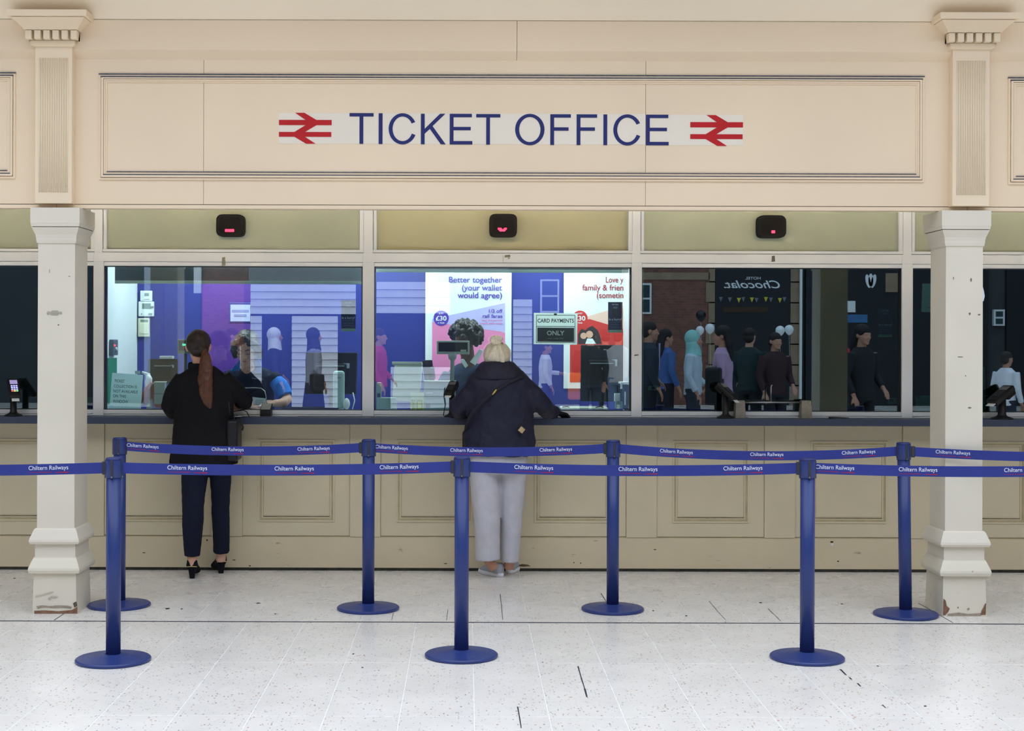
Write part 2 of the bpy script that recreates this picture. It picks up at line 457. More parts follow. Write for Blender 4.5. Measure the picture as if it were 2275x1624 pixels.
def fascia_panel(x0, x1, z0, z1):
    bm = NB()
    u = 1 / 381.2
    ring_frame(bm, x0, x1, z0, z1, 0, 4 * u, YF - 0.008, YF + 0.002)
    ring_frame(bm, x0, x1, z0, z1, 5.5 * u, 10 * u, YF - 0.014, YF + 0.002)
    ring_frame(bm, x0, x1, z0, z1, 11 * u, 14 * u, YF - 0.010, YF + 0.002)
    ring_frame(bm, x0, x1, z0, z1, 14 * u, 18 * u, YF - 0.005, YF + 0.002)
    mo = obj('panel_moulding', bm, CREAM, fascia)
    bm = NB()     # thin dark lines along the upper edges of the moulding bars
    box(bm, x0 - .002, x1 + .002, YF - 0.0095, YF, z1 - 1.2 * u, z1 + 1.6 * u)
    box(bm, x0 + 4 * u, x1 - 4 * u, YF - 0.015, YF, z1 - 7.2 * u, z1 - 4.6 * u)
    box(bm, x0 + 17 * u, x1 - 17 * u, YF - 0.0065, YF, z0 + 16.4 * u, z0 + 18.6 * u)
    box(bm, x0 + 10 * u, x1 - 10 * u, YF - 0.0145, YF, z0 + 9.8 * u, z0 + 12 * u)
    obj('dark_edge_line', bm, GROOVE, mo)
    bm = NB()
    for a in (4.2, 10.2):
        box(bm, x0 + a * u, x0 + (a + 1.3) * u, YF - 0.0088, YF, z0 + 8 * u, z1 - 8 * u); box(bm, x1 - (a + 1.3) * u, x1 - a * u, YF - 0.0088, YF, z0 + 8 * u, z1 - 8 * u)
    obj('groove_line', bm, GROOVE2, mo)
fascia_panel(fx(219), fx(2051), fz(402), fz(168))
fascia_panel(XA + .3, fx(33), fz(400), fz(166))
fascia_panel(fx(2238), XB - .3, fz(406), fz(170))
# cove that leans out over the hall above the frieze
bm = NB()
pr = [(YF - 0.05, fz(50)), (YF - 0.30, fz(50) + 0.20), (YF - 0.75, fz(50) + 0.50), (YF - 0.75, fz(50) + 0.62), (YF + 0.05, fz(50) + 0.62), (YF + 0.05, fz(50))]
va = [bm.verts.new((XA, y, z)) for y, z in pr]; vb = [bm.verts.new((XB, y, z)) for y, z in pr]
bm.faces.new(va); bm.faces.new(vb[::-1])
for i in range(6): bm.faces.new((va[i], va[(i + 1) % 6], vb[(i + 1) % 6], vb[i]))
struct(obj('trim_1', bm, mat('cove_bounce_cream', (246, 230, 204), rough=.55, var=.03, scale=1.3)), 'cream cove moulding leaning out above the fascia')  # cream lightened to carry the light bounced up from the floor
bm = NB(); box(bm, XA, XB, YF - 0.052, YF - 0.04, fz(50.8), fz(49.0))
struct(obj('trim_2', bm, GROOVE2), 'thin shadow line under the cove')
# canopy ceiling between fascia and windows
bm = NB(); box(bm, XA, XB, YF + 0.07, 11.1, 2.80, 2.86)
struct(obj('ceiling', bm, mat('dark_ceiling_paint', (104, 98, 86), rough=.8)), 'dark unseen ceiling between fascia and ticket windows')  # unseen ceiling painted dark to cut light bounced onto the floor

WARM = emission('warm_tube', (252, 250, 244), 31.0)
for i, x in enumerate((-3.6, -1.7, 0.2, 2.1, 4.2)):
    root = empty('strip_light', (x, 8.44, 2.52)); tag(root, ('fluorescent strip in a trough added behind the fascia beyond the left column', 'fluorescent strip in a trough added behind the fascia right of the left column', 'fluorescent strip in a trough added behind the middle of the fascia', 'fluorescent strip in a trough added behind the fascia left of the right column', 'fluorescent strip in a trough added behind the fascia beyond the right column')[i], 'strip light', 'strip lights behind the fascia')
    bm = NB(); box(bm, x - .66, x + .66, 8.36, 8.52, 2.50, 2.51); box(bm, x - .66, x + .66, 8.51, 8.52, 2.51, 2.55); obj('baffle', bm, FRAME, root)  # unseen opaque tray added to keep direct tube light off the floor
    bm = NB(); tube(bm, [(x - .6, 8.44, 2.54), (x + .6, 8.44, 2.54)], .02, seg=12); obj('tube_lamp', bm, WARM, root, smooth=True)
# ================================================================== PILASTERS AND COLUMNS
def pilaster(cx_px, label):
    cx = fx(cx_px); u = 1 / 383.0
    yp = YF - 0.066
    root = empty('pilaster', (cx, YF, fz(458)))
    tag(root, label, 'pilaster', 'fluted pilasters on the fascia')
    bm = NB(); box(bm, cx - 41 * u, cx + 41 * u, yp, YF, fz(457), fz(110), bev=0.0015, seg=1); obj('pilaster_board', bm, CREAM2, root)
    bm = NB()
    for k in range(13):
        x = cx + (-31 + k * 5.17) * u
        tube(bm, [(x, yp, fz(433)), (x, yp, fz(137))], 1.5 * u, seg=8)
    obj('fluting', bm, CREAM2, root, smooth=True)
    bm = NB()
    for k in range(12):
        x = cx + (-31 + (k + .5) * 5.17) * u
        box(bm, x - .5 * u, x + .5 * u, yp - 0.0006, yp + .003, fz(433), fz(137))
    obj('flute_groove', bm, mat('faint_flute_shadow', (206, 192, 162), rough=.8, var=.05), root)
    # capital
    yb = YF
    def blk(name, py0, py1, hw0, hw1, p0, p1, m=CREAM2):
        bm = NB(); z0, z1 = fz(py0), fz(py1)
        a = [(cx - hw0 * u, yb - p0), (cx + hw0 * u, yb - p0), (cx + hw0 * u, yb), (cx - hw0 * u, yb)]
        c = [(cx - hw1 * u, yb - p1), (cx + hw1 * u, yb - p1), (cx + hw1 * u, yb), (cx - hw1 * u, yb)]
        A = [bm.verts.new((x, y, z0)) for x, y in a]; B = [bm.verts.new((x, y, z1)) for x, y in c]
        bm.faces.new(A[::-1]); bm.faces.new(B)
        for i in range(4): bm.faces.new((A[i], A[(i + 1) % 4], B[(i + 1) % 4], B[i]))
        return obj(name, bm, m, root)
    blk('necking', 112, 109, 43, 48, .070, .082); blk('necking_fillet', 109, 101, 49, 49, .088, .088)
    blk('dentil_bed', 101, 78, 52, 57, .09, .10, GROOVE2)
    for k in range(6):
        x = cx + (-50 + k * 20) * u
        bm = NB(); box(bm, x - 7 * u, x + 7 * u, yb - .122, yb - .08, fz(99), fz(80), bev=.002, seg=1)
        obj('dentil', bm, CREAM2, root)
    for s in (-1, 1):
        bm = NB(); box(bm, cx + s * 55 * u - .004, cx + s * 55 * u + .004, yb - .05, yb - .02, fz(99), fz(80)); obj('dentil', bm, CREAM2, root)
    blk('cornice_fillet', 79, 76, 60, 61, .126, .13)
    blk('cornice_flare', 76, 57, 61, 80, .13, .19)
    blk('abacus', 56, 43, 87, 87, .215, .215)
    return root
pilaster(124.5, 'fluted cream pilaster with dentilled capital left of the lettering')
pilaster(2147, 'fluted cream pilaster with dentilled capital right of the lettering')

def column(cx_px, label):
    d = 8.25; u = d / F
    cx = PX(cx_px, d); cy = d + 0.135
    base = empty('column', (cx, cy, 0)); tag(base, label, 'column', 'square columns before the windows')
    def z(py): return PZ(py, d, cx_px)
    def fr(name, lst, m, bevel=0.0):
        bm = NB()
        for a, b_ in zip(lst[:-1], lst[1:]):
            frustum(bm, cx, cy, a[0], a[1] * u, a[1] * u + .028, b_[0], b_[1] * u, b_[1] * u + .028)
        bmesh.ops.remove_doubles(bm, verts=bm.verts, dist=1e-6)
        return obj(name, bm, m, base)
    zt = z(1361)
    Z = lambda py: max(0, (1361 - py) * u)
    fr('plinth', [(0, 49), (Z(1345), 48.5), (Z(1290), 47), (Z(1270), 46.5)], PLINTHPAINT)
    fr('lower_torus', [(Z(1270.5), 55), (Z(1264), 57), (Z(1259), 56.5), (Z(1243), 50), (Z(1238), 47.5), (Z(1236), 47)], PLINTHPAINT)
    fr('neck', [(Z(1237), 45), (Z(1205), 44.5)], COLPAINT)
    fr('upper_torus', [(Z(1206), 53), (Z(1201), 55.5), (Z(1196), 55), (Z(1180), 49), (Z(1174), 46.5), (Z(1172), 44)], COLPAINT)
    fr('shaft', [(Z(1173), 41.5), (Z(538), 41)], COLPAINT)
    fr('capital_fillet', [(Z(539), 43), (Z(532), 44.5), (Z(528), 44.5)], COLPAINT)
    fr('capital_flare', [(Z(530), 44), (Z(520), 46), (Z(510), 50), (Z(505), 52), (Z(504), 52)], COLPAINT)
    fr('capital_gap', [(Z(504.5), 50.5), (Z(502), 50.5)], DIRT)
    fr('capital_block', [(Z(502.5), 53), (Z(496), 54), (Z(495), 54.5), (Z(461), 54.5)], COLPAINT)
    # bracket block running back to the windows
    return base
cL = column(125, 'square cream column on the left with a scraped mark on its shaft')
cR = column(2142, 'square cream column on the right with chipped plinth corners')
def scuff(root, px, py, w, h, col, n=9):
    d = 8.25; c = P(px, py, d); u = d / F
    bm = NB()
    vs = [bm.verts.new((c.x + w * u / 2 * math.cos(k * 6.283 / n) * random.uniform(.75, 1.2), d - 0.0018, c.z + h * u / 2 * math.sin(k * 6.283 / n) * random.uniform(.75, 1.2))) for k in range(n)]
    bm.faces.new(vs)
    obj('paint_scrape', bm, mat('scrape_%d_%d_%d' % col, col, rough=.8, var=.15, scale=60), root)
bm = NB(); yy = 8.25 - .0018
bm.faces.new([bm.verts.new((P(a_, b_, yy).x, yy, P(a_, b_, yy).z)) for a_, b_ in ((103, 696), (106, 691), (112, 693), (116, 690), (129, 690), (130, 692.5), (138, 693), (138, 698), (130, 698), (128, 701), (114, 700.5), (110, 698), (106, 700))])
obj('paint_scrape', bm, mat('grey_scrape', (172, 165, 150), rough=.8, var=.15, scale=60), cL)
scuff(cL, 130, 722, 4, 3, (120, 100, 70)); scuff(cL, 110, 602, 2, 9, (160, 150, 135)); scuff(cL, 154, 614, 6, 2, (130, 120, 105))
for (x, y, w, h) in ((2118, 618, 2, 7), (2157, 622, 4, 8), (2154, 697, 5, 6), (2175, 699, 6, 4), (2145, 835, 3, 3), (2154, 906, 9, 4), (2134, 793, 14, 2)):
    scuff(cR, x, y, w, h, (128, 116, 100))
# tape and torn paper at the right edge of the right column
c = P(2185, 650, 8.26)
bm = NB(); poly(bm, [(c.x - .002, c.z - .045), (c.x + .004, c.z - .05), (c.x + .011, c.z - .02), (c.x + .006, c.z + .01), (c.x - .002, c.z + .04)], 8.27, 8.272)
obj('torn_paper', bm, WHITEINK, cR)
def chip(root, cx_px, pts, col):
    yy = 8.25 + .135 - (49 * 8.25 / F + .028) - .0016
    bm = NB(); bm.faces.new([bm.verts.new((P(a_, b2_, yy).x, yy, max(.001, P(a_, b2_, yy).z))) for a_, b2_ in pts])
    obj('paint_chip', bm, mat('chip_%d_%d_%d' % col, col, rough=.9, var=.25, scale=60), root)
BR, GB = (132, 96, 76), (158, 144, 128)
chip(cR, 0, [(2096, 1330), (2101, 1334), (2103, 1346), (2110, 1352), (2106, 1360), (2100, 1367), (2095, 1367)], BR)
chip(cR, 0, [(2188, 1342), (2185, 1350), (2181, 1356), (2179, 1366), (2190, 1366), (2191, 1340)], BR)
chip(cR, 0, [(2105, 1364), (2130, 1361), (2150, 1364), (2180, 1362), (2180, 1368), (2105, 1368)], GB)
chip(cR, 0, [(2148, 1352), (2153, 1350), (2155, 1354), (2150, 1356)], GB); chip(cR, 0, [(2126, 1349), (2130, 1348), (2130, 1352)], GB)
chip(cL, 0, [(80, 1347), (95, 1345), (110, 1347), (130, 1345), (150, 1346), (160, 1348), (158, 1352), (140, 1350), (120, 1351), (100, 1349), (84, 1352)], GB)
chip(cL, 0, [(76, 1357), (100, 1356), (130, 1358), (160, 1355), (172, 1348), (172, 1363), (76, 1363)], BR)
chip(cL, 0, [(162, 1340), (170, 1336), (172, 1346), (165, 1350)], (96, 84, 74)); chip(cL, 0, [(78, 1324), (98, 1320), (118, 1314), (119, 1315.5), (98, 1322), (79, 1326)], (186, 178, 162)); chip(cL, 0, [(106, 1330), (114, 1324), (130, 1325), (126, 1328), (114, 1328), (110, 1333)], (190, 182, 168))

# ================================================================== COUNTER WALL
YP = YB
u = YB / F
def wx(px): return PX(px, YB)
def wz(py): return PZ(py, YB)
bm = NB(); box(bm, XA, XB, YP + 0.004, YP + 0.06, 0, 1.03)
wall = struct(obj('wall_front', bm, PANELPAINT), 'cream panelled wall under the ticket counter')
strips = [-140 + 306.6 * k - 1 for k in range(-1, 10)]          # left edges of the proud strips
for k, sx in enumerate(strips):
    bm = NB(); box(bm, wx(sx), wx(sx + 68), YP - 0.018, YP + 0.006, wz(1193), 1.03, bev=0.002, seg=1)
    obj('pilaster_strip', bm, PANELPAINT, wall)
    a, b_ = sx + 68, sx + 306.6
    bm = NB()          # rails and stiles round the sunk panel
    x0, x1, z0, z1 = wx(a + .6), wx(b_ - .6), wz(1191), 1.03
    i0, i1, k0, k1 = wx(a + 35), wx(b_ - 34), wz(1160), wz(978)
    box(bm, x0, i0, YP - .006, YP + .006, z0, z1); box(bm, i1, x1, YP - .006, YP + .006, z0, z1)
    box(bm, i0, i1, YP - .006, YP + .006, z0, k0); box(bm, i0, i1, YP - .006, YP + .006, k1, z1)
    pn = obj('counter_panel', bm, PANELPAINT, wall)
    bm = NB(); ring_frame(bm, i0, i1, k0, k1, 0, 3.5 * u, YP - .012, YP + .005); ring_frame(bm, i0, i1, k0, k1, 8 * u, 10.5 * u, YP - .004, YP + .005)
    obj('panel_moulding', bm, PANELPAINT, pn)
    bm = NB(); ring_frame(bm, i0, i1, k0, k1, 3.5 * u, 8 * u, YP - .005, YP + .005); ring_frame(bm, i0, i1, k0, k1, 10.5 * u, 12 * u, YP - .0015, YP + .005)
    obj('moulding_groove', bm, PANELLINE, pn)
    bm = NB(); ring_frame(bm, i0, i1, k0, k1, 12 * u, 14 * u, YP - .0005, YP + .005); box(bm, i0 + 14 * u, i1 - 14 * u, YP - .002, YP + .006, k0 + 14 * u, k1 - 14 * u)
    obj('raised_field', bm, PANELPAINT, pn)
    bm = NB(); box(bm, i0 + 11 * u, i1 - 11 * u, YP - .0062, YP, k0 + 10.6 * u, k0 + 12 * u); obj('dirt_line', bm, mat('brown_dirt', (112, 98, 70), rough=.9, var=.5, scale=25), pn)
bm = NB(); box(bm, XA, XB, YP - .012, YP + .006, wz(1262), wz(1194), bev=.002, seg=1)
sk = struct(obj('baseboard_front', bm, SKIRT), 'scuffed cream skirting under the counter panels')
bm = NB(); box(bm, XA, XB, YP - .010, YP + .006, 0.0, wz(1261)); obj('dirty_seal', bm, DIRT, sk)
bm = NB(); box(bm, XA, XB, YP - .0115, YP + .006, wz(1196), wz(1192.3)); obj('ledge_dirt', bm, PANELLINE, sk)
bm = NB()
c = P(1163, 1257, YP - .0125); vs = [(c.x - .05, c.z), (c.x - .01, c.z + .012), (c.x + .03, c.z + .008), (c.x + .05, c.z - .002), (c.x, c.z - .006)]
poly(bm, vs, YP - .0135, YP - .012); obj('paint_chip', bm, mat('brown_chip', (96, 76, 54), rough=.9, var=.3, scale=40), sk)
for (x, y, w, h) in ((1848, 1204, 8, 4), (1849, 1210, 6, 4), (555, 1257, 5, 3), (320, 1228, 8, 2), (460, 1200, 4, 4), (520, 1244, 8, 2), (1455, 1221, 7, 2), (1862, 1247, 5, 3), (990, 1252, 9, 2), (1275, 1250, 3, 3), (1290, 1251, 3, 3)):
    c = P(x, y, YP - .0125); bm = NB(); n = 7
    vs = [bm.verts.new((c.x + w * u / 2 * math.cos(k * 6.283 / n), YP - .0126, c.z + h * u / 2 * math.sin(k * 6.283 / n))) for k in range(n)]
    bm.faces.new(vs); obj('paint_chip', bm, DIRT if y != 1210 else WHITEINK, sk)
# continuous worktop
bm = NB(); box(bm, XA, XB, 9.62, 9.93, 1.019, 1.066, bev=.004)
tag(obj('ticket_counter', bm, COUNTER), 'long dark blue-grey counter shelf running under all the ticket windows', 'counter')

# ================================================================== WINDOWS
YW = 9.80
u = YW / F
def vx(px): return PX(px, YW)
def vz(py): return PZ(py, YW)
ZB, ZT = vz(913), vz(593)
mull = [(-391, -367), (207, 230), (805, 831), (1403, 1426), (2004, 2028), (2602, 2625)]
panes = []
for w in range(5):
    m0, m1 = mull[w], mull[w + 1]
    root = struct(empty('window_%d' % (w + 1), (vx((m0[1] + m1[0]) / 2), YW, 1.066)),
                  ['ticket window at the far left behind the column', 'ticket window where the dark-haired clerk serves', 'ticket window with posters and a card payments sign', 'dark ticket window mirroring the shops', 'dark ticket window at the far right behind the column'][w])
    a, b_ = vx(m0[1]), vx(m1[0])
    def bar(name, x0, x1, z0, z1, y0=YW, y1=YW + .10, m=FRAME, bev=.0025):
        bm = NB(); box(bm, x0, x1, y0, y1, z0, z1, bev=bev, seg=1); return obj(name, bm, m, root)
    bar('mullion', vx(m0[0]), vx(m0[1]), 1.066, vz(583))
    bar('upper_mullion', vx(m0[0]) + .006, vx(m0[1]) - .010, vz(564), 2.80)
    bar('transom', vx(m0[0]), vx(m1[0]), vz(583.6), vz(563))
    bar('sill_rail', a, b_, vz(922.5), ZB, YW + .004)
    bar('sill_plate', a, b_, 1.066, vz(923.5), YW + .002)
    bar('head_bead', a, b_, ZT, vz(584.4), YW + .006)
    bar('panel_bead', a - .012, b_ + .010, vz(562), vz(555.5), YW + .006)
    bar('panel_bead', a - .006, a + 5 * u, vz(556), 2.80, YW + .008); bar('panel_bead', b_ - 7 * u, b_ + .006, vz(556), 2.80, YW + .008)
    bar('gasket', a, b_, vz(594.6), ZT + .002, YW + .02, YW + .09, BLACK, 0); bar('gasket', a, b_, ZB - .002, vz(911.8), YW + .02, YW + .09, BLACK, 0)
    bar('gasket', a, a + 1.6 * u, ZB, ZT, YW + .02, YW + .09, BLACK, 0); bar('gasket', b_ - 2.5 * u, b_, ZB, ZT, YW + .02, YW + .09, BLACK, 0)
    pm = UPPER2 if w == 2 else UPPER
    bm = NB(); box(bm, a, b_, YW + .03 + (.03 if w == 2 else 0), YW + .075, vz(558), 2.80); obj('upper_panel', bm, pm, root)
    bm = NB(); box(bm, a, b_, YW + .028, YW + .04, vz(557), vz(554.6)); obj('gasket', bm, DIRT, root)
    bm = NB(); x0, x1 = a - .002, b_ + .002
    zc = (ZB + ZT) / 2; obox(bm, ((x0 + x1) / 2, YW + .052, zc), (x1 - x0, .010, ZT - ZB + .01), (R(0.25), 0, 0))
    obj('glass_pane', bm, GLASSD if w in (0, 3, 4) else GLASS, root)
    panes.append(root)
# scraps of tape left on the transoms
def tape_scrap(w, px0, px1, py0, py1, col):
    bm = NB(); a, b_ = P(px0, py1, YW), P(px1, py0, YW)
    poly(bm, [(a.x, a.z), (b_.x, a.z + .004), (b_.x - .003, b_.z), (a.x + .002, b_.z - .003)], YW - .0025, YW - .0005)
    obj('tape_scrap', bm, mat('tape_%d' % col[0], col, rough=.5, var=.3, scale=50), panes[w])
tape_scrap(1, 493, 501, 571, 591, (150, 148, 128)); tape_scrap(2, 1121, 1134, 566, 572, (120, 122, 100)); tape_scrap(2, 1128, 1133, 570, 576, (196, 188, 150)); tape_scrap(3, 1714, 1722, 568, 582, (104, 94, 88))
tape_scrap(2, 1409, 1419, 787, 791, (130, 120, 112))
bm = NB(); box(bm, vx(1116.5), vx(1117.2), YW - .0015, YW, vz(583), vz(568)); obj('transom_joint', bm, GROOVE2, panes[2])

# ================================================================== OFFICE SHELL
OFFWHITE = mat('office_white_paint', (232, 238, 240), rough=.6, var=.02)
DIMPAINT = mat('dim_office_paint', (70, 84, 96), rough=.7, var=.1, scale=2)
DARKPAINT = mat('unlit_office_dark', (26, 34, 38), rough=.8, var=.15, scale=2)  # darkness of the unlit room painted into its back wall
PURPLE = mat('blue_violet_wall', (44, 52, 138), rough=.55, var=.10, scale=.8)
VIOLET = mat('violet_wall', (92, 52, 150), rough=.55, var=.10, scale=1.0)
YO = 10.92
XPL, XPR = -2.53, 1.20
bm = NB(); box(bm, XPL, XPR, YO, YO + .05, 0, 2.5); wb = struct(obj('wall_back', bm, PURPLE), 'blue-violet back wall of the lit ticket office')
u = YO / F
for (a, b_, m) in ((448, 556, VIOLET),):
    bm = NB(); box(bm, PX(a, YO), PX(b_, YO), YO - .006, YO, 1.0, 2.5); obj('wall_panel', bm, m, wb)
bm = NB(); box(bm, PX(360, YO), PX(364, YO), YO - .004, YO, 1.0, 2.5); box(bm, PX(818, YO), PX(821, YO), YO - .004, YO, 1.0, 2.5)
obj('panel_joint', bm, mat('deep_blue_joint', (40, 44, 150), rough=.6), wb)
bm = NB(); box(bm, XPL - .03, XPL, YW + .10, YO + .05, 0, 2.5); struct(obj('wall_left', bm, OFFWHITE), 'white partition at the left of the lit office')
bm = NB(); box(bm, XPR, XPR + .03, YW + .10, YO + .05, 0, 2.5); struct(obj('wall_right', bm, OFFWHITE), 'white partition at the right of the lit office')
bm = NB(); box(bm, XA, XB, YW + .10, YO + .1, 2.5, 2.56); struct(obj('ceiling_office', bm, OFFWHITE), 'white ceiling of the ticket office')
bm = NB(); box(bm, XPR + .03, XB, YO, YO + .05, 0, 2.5); struct(obj('wall_back_right', bm, DARKPAINT), 'dark back wall of the closed office')
bm = NB(); box(bm, XA, XPL - .03, YO, YO + .05, 0, 2.5); struct(obj('wall_back_left', bm, DIMPAINT), 'dim back wall of the left office')
bm = NB(); box(bm, XA - .05, XA, 8.3, YO + .05, 0, 2.86); struct(obj('wall_end_left', bm, CREAM), 'end wall beyond the left of the frame')
bm = NB(); box(bm, XB, XB + .05, 8.3, YO + .05, 0, 2.86); struct(obj('wall_end_right', bm, CREAM), 'end wall beyond the right of the frame')
# ceiling lights of the lit office
OFFLIGHT = emission('office_light_diffuser', (236, 250, 250), 10.0)
for i, x in enumerate((-1.9, -0.67, 0.60)):
    root = empty('ceiling_light', (x, 10.40, 2.47)); tag(root, ('flat fluorescent panel on the office ceiling above the first lit window', 'flat fluorescent panel on the office ceiling between the two lit windows', 'flat fluorescent panel on the office ceiling above the posters')[i], 'ceiling light', 'office ceiling panels')
    bm = NB(); box(bm, x - .31, x + .31, 10.14, 10.66, 2.485, 2.50); obj('housing', bm, FRAME, root)
    bm = NB(); box(bm, x - .28, x + .28, 10.17, 10.63, 2.478, 2.486); obj('diffuser', bm, OFFLIGHT, root)
# staff desk behind the glass
DESK = mat('grey_green_desk', (150, 170, 164), rough=.5, var=.05)
for (a, b_, lab) in ((XPL + .01, XPR - .01, 'grey-green staff desk behind the two lit windows'), (XPR + .04, XB - .02, 'grey-green staff desk behind the dark right windows'), (XA + .02, XPL - .04, 'staff desk behind the far left window')):
    root = empty('staff_desk', ((a + b_) / 2, 10.08, 0)); tag(root, lab, 'desk', 'staff desks')
    bm = NB(); box(bm, a, b_, 9.935, 10.26, 1.05, 1.078, bev=.003, seg=1); obj('desk_top', bm, DESK, root)
    bm = NB(); box(bm, a, b_, 10.18, 10.2, 0, 1.05); obj('modesty_panel', bm, DESK, root)

# ================================================================== STANCHIONS
def belt_pts(a, b, sag, n=24):
    return [a.lerp(b, t / n) + Vector((0, 0, -4 * sag * (t / n) * (1 - t / n))) for t in range(n + 1)]
def stanchion(x, y, label, group, lean=0.0, slot_ang=0.0):
    root = empty('stanchion', (x, y, 0)); tag(root, label, 'stanchion', group)
    bm = NB(); lathe(bm, (x, y, 0), [(.180, 0), (.184, .003), (.184, .012), (.178, .017), (.14, .020), (.07, .030), (.045, .036), (.03, .036)], 56)
    obj('base', bm, BLUE, root, smooth=False)
    bm = NB(); lathe(bm, (x, y, 0), [(.036, .03), (.036, .92)], 40); obj('post', bm, BLUE, root, smooth=True)
    bm = NB(); lathe(bm, (x, y, 0), [(.0375, .905), (.040, .908), (.040, .995), (.038, 1.0), (.034, 1.003), (.0, 1.004)], 40); hd = obj('belt_head', bm, BLUE, root, smooth=True)
    bm = NB(); lathe(bm, (x, y, 0), [(.0405, .992), (.0408, .997), (.038, 1.0025), (.034, 1.0045), (0, 1.0055)], 40); obj('top_cap', bm, BLUEDARK, hd, smooth=True)
    for k in range(4):
        a = R(-90 + slot_ang) + k * math.pi / 2
        bm = NB(); obox(bm, (x + .0385 * math.cos(a), y + .0385 * math.sin(a), .948), (.008, .014, .090), (0, 0, a), bev=.002, seg=1)
        obj('belt_slot', bm, CLIP, hd)
        bm = NB(); ell(bm, (x + .0425 * math.cos(a), y + .0425 * math.sin(a), .910), (.003, .003, .003), u=8, v=6); obj('rivet', bm, METAL, hd)
    if lean: root.rotation_euler = (0, R(lean), 0)
    return root
def belt(owner, p0, p1, sag, words, clip_end=True, h=.054, th=.0015, wordw=.195):
    """belt drawn from owner's head to the next post; words: distances along x in metres of the left end of each printed name"""
    a, b = Vector(p0), Vector(p1)
    d = (b - a).normalized(); a = a + d * .036; b = b - d * .052
    pts = belt_pts(a, b, sag)
    bm = NB(); rows = []
    nrm = Vector((d.y, -d.x, 0)).normalized()
    if nrm.y > 0: nrm = -nrm
    for p in pts:
        rows.append([bm.verts.new(p + nrm * th + Vector((0, 0, h / 2))), bm.verts.new(p + nrm * th - Vector((0, 0, h / 2))), bm.verts.new(p - nrm * th - Vector((0, 0, h / 2))), bm.verts.new(p - nrm * th + Vector((0, 0, h / 2)))])
    for q, r in zip(rows[:-1], rows[1:]):
        for k in range(4): bm.faces.new((q[k], q[(k + 1) % 4], r[(k + 1) % 4], r[k]))
    bm.faces.new(rows[0]); bm.faces.new(rows[-1][::-1])
    bo = obj('belt', bm, BELT, owner)
    bm = NB(); c = b + d * .006; ang = math.atan2(d.y, d.x)
    obox(bm, (c.x, c.y, c.z), (.022, .014, .066), (0, 0, ang), bev=.003, seg=1); obj('belt_clip', bm, CLIP, bo)
    lo, hi = min(a.x, b.x), max(a.x, b.x)
    def at(x):
        t = (x - a.x) / (b.x - a.x); t = min(max(t, 0), 1)
        return a.lerp(b, t) + Vector((0, 0, -4 * sag * t * (1 - t)))
    for wx0 in words:
        wx0 = min(max(wx0, lo + .003), hi)
        ww = wordw
        if wx0 + ww > hi - .002: continue
        p, q = at(wx0), at(wx0 + ww); sl = math.atan2(q.z - p.z, q.x - p.x); yaw = math.atan2((q - p).y, (q - p).x)
        text('lettering', 'Chiltern Railways', WHITEINK, bo, p.x + nrm.x * .0026, p.y + nrm.y * .0026, p.z - .0015, .0205, width=ww, bold=.004, rot=(0, -sl, yaw))
        bm = NB()
        for (f0, f1, zz, hh) in ((0, .58, -.0135, .0013), (.66, 1.0, -.0155, .0024)):
            r, s = p.lerp(q, f0), p.lerp(q, f1)
            vs = [bm.verts.new(v) for v in (r + nrm * .0024 + Vector((0, 0, zz + hh * .3)), s + nrm * .0024 + Vector((0, 0, zz + hh)), s + nrm * .0024 + Vector((0, 0, zz - hh)), r + nrm * .0024 + Vector((0, 0, zz - hh * .6)))]
            bm.faces.new(vs)
        obj('underline', bm, REDINK, bo)
def ground(px, py):
    d = F * H / (py - CY - ROLL * (px - CX)); return P(px, py, d)
ZB_ = .953
front = [ground(-515, 1469), ground(251.5, 1468), ground(1025, 1458), ground(1793, 1463), ground(2565, 1462)]
back = [ground(265, 1346), ground(818, 1353), ground(1361, 1355), Vector((PX(2014, 8.27), 8.27, 0)), Vector((PX(2690, 8.0), 8.0, 0))]
fl = ['front row stanchion beyond the left edge, feeding the leftmost belt', 'front row blue belt stanchion in front of the left column', 'middle blue belt stanchion of the front row, before the grey-haired customer', 'front row blue belt stanchion on the right, with a rubbed worn post', 'front row stanchion beyond the right edge']
bl = ['back row blue belt stanchion next to the left column', 'back row blue belt stanchion between the two customers', 'back row blue belt stanchion right of the customer in pale trousers', 'leaning back row blue belt stanchion against the right column', 'back row stanchion beyond the right edge, feeding the last belt']
FS = [stanchion(p.x, p.y, fl[i], 'front row of belt stanchions') for i, p in enumerate(front)]
BS = [stanchion(p.x, p.y, bl[i], 'back row of belt stanchions', slot_ang=(0, 3, 6, 8, 0)[i]) for i, p in enumerate(back)]
def bp(p, dz=0): return (p.x, p.y, ZB_ + dz)
def xs(lst, d): return [PX(v, d) for v in lst]
belt(FS[0], bp(front[0]), bp(front[1]), .014, xs([62], 7.0))
belt(FS[1], bp(front[1]), bp(front[2]), .014, xs([375, 610, 843], 7.07))
belt(FS[2], bp(front[2]), bp(front[3]), .016, xs([1144, 1376, 1609], 7.12))
belt(FS[3], bp(front[3]), bp(front[4]), .016, xs([1770, 2002, 2239], 7.1))
belt(BS[0], bp(back[0]), bp(back[1]), .024, xs([276, 468, 661], 8.41), wordw=.192)
belt(BS[1], bp(back[1]), bp(back[2]), .022, xs([806, 1001, 1200], 8.39), wordw=.192)
belt(BS[2], bp(back[2]), bp(back[3]), .034, xs([1468, 1666, 1865], 8.36), wordw=.192)
belt(BS[4], bp(back[4]), (back[3].x - .015, back[3].y - .022, ZB_), .020, xs([2091, 2290, 2480], 8.13), wordw=.192)
BS[3].rotation_euler = (0, R(-0.9), 0)

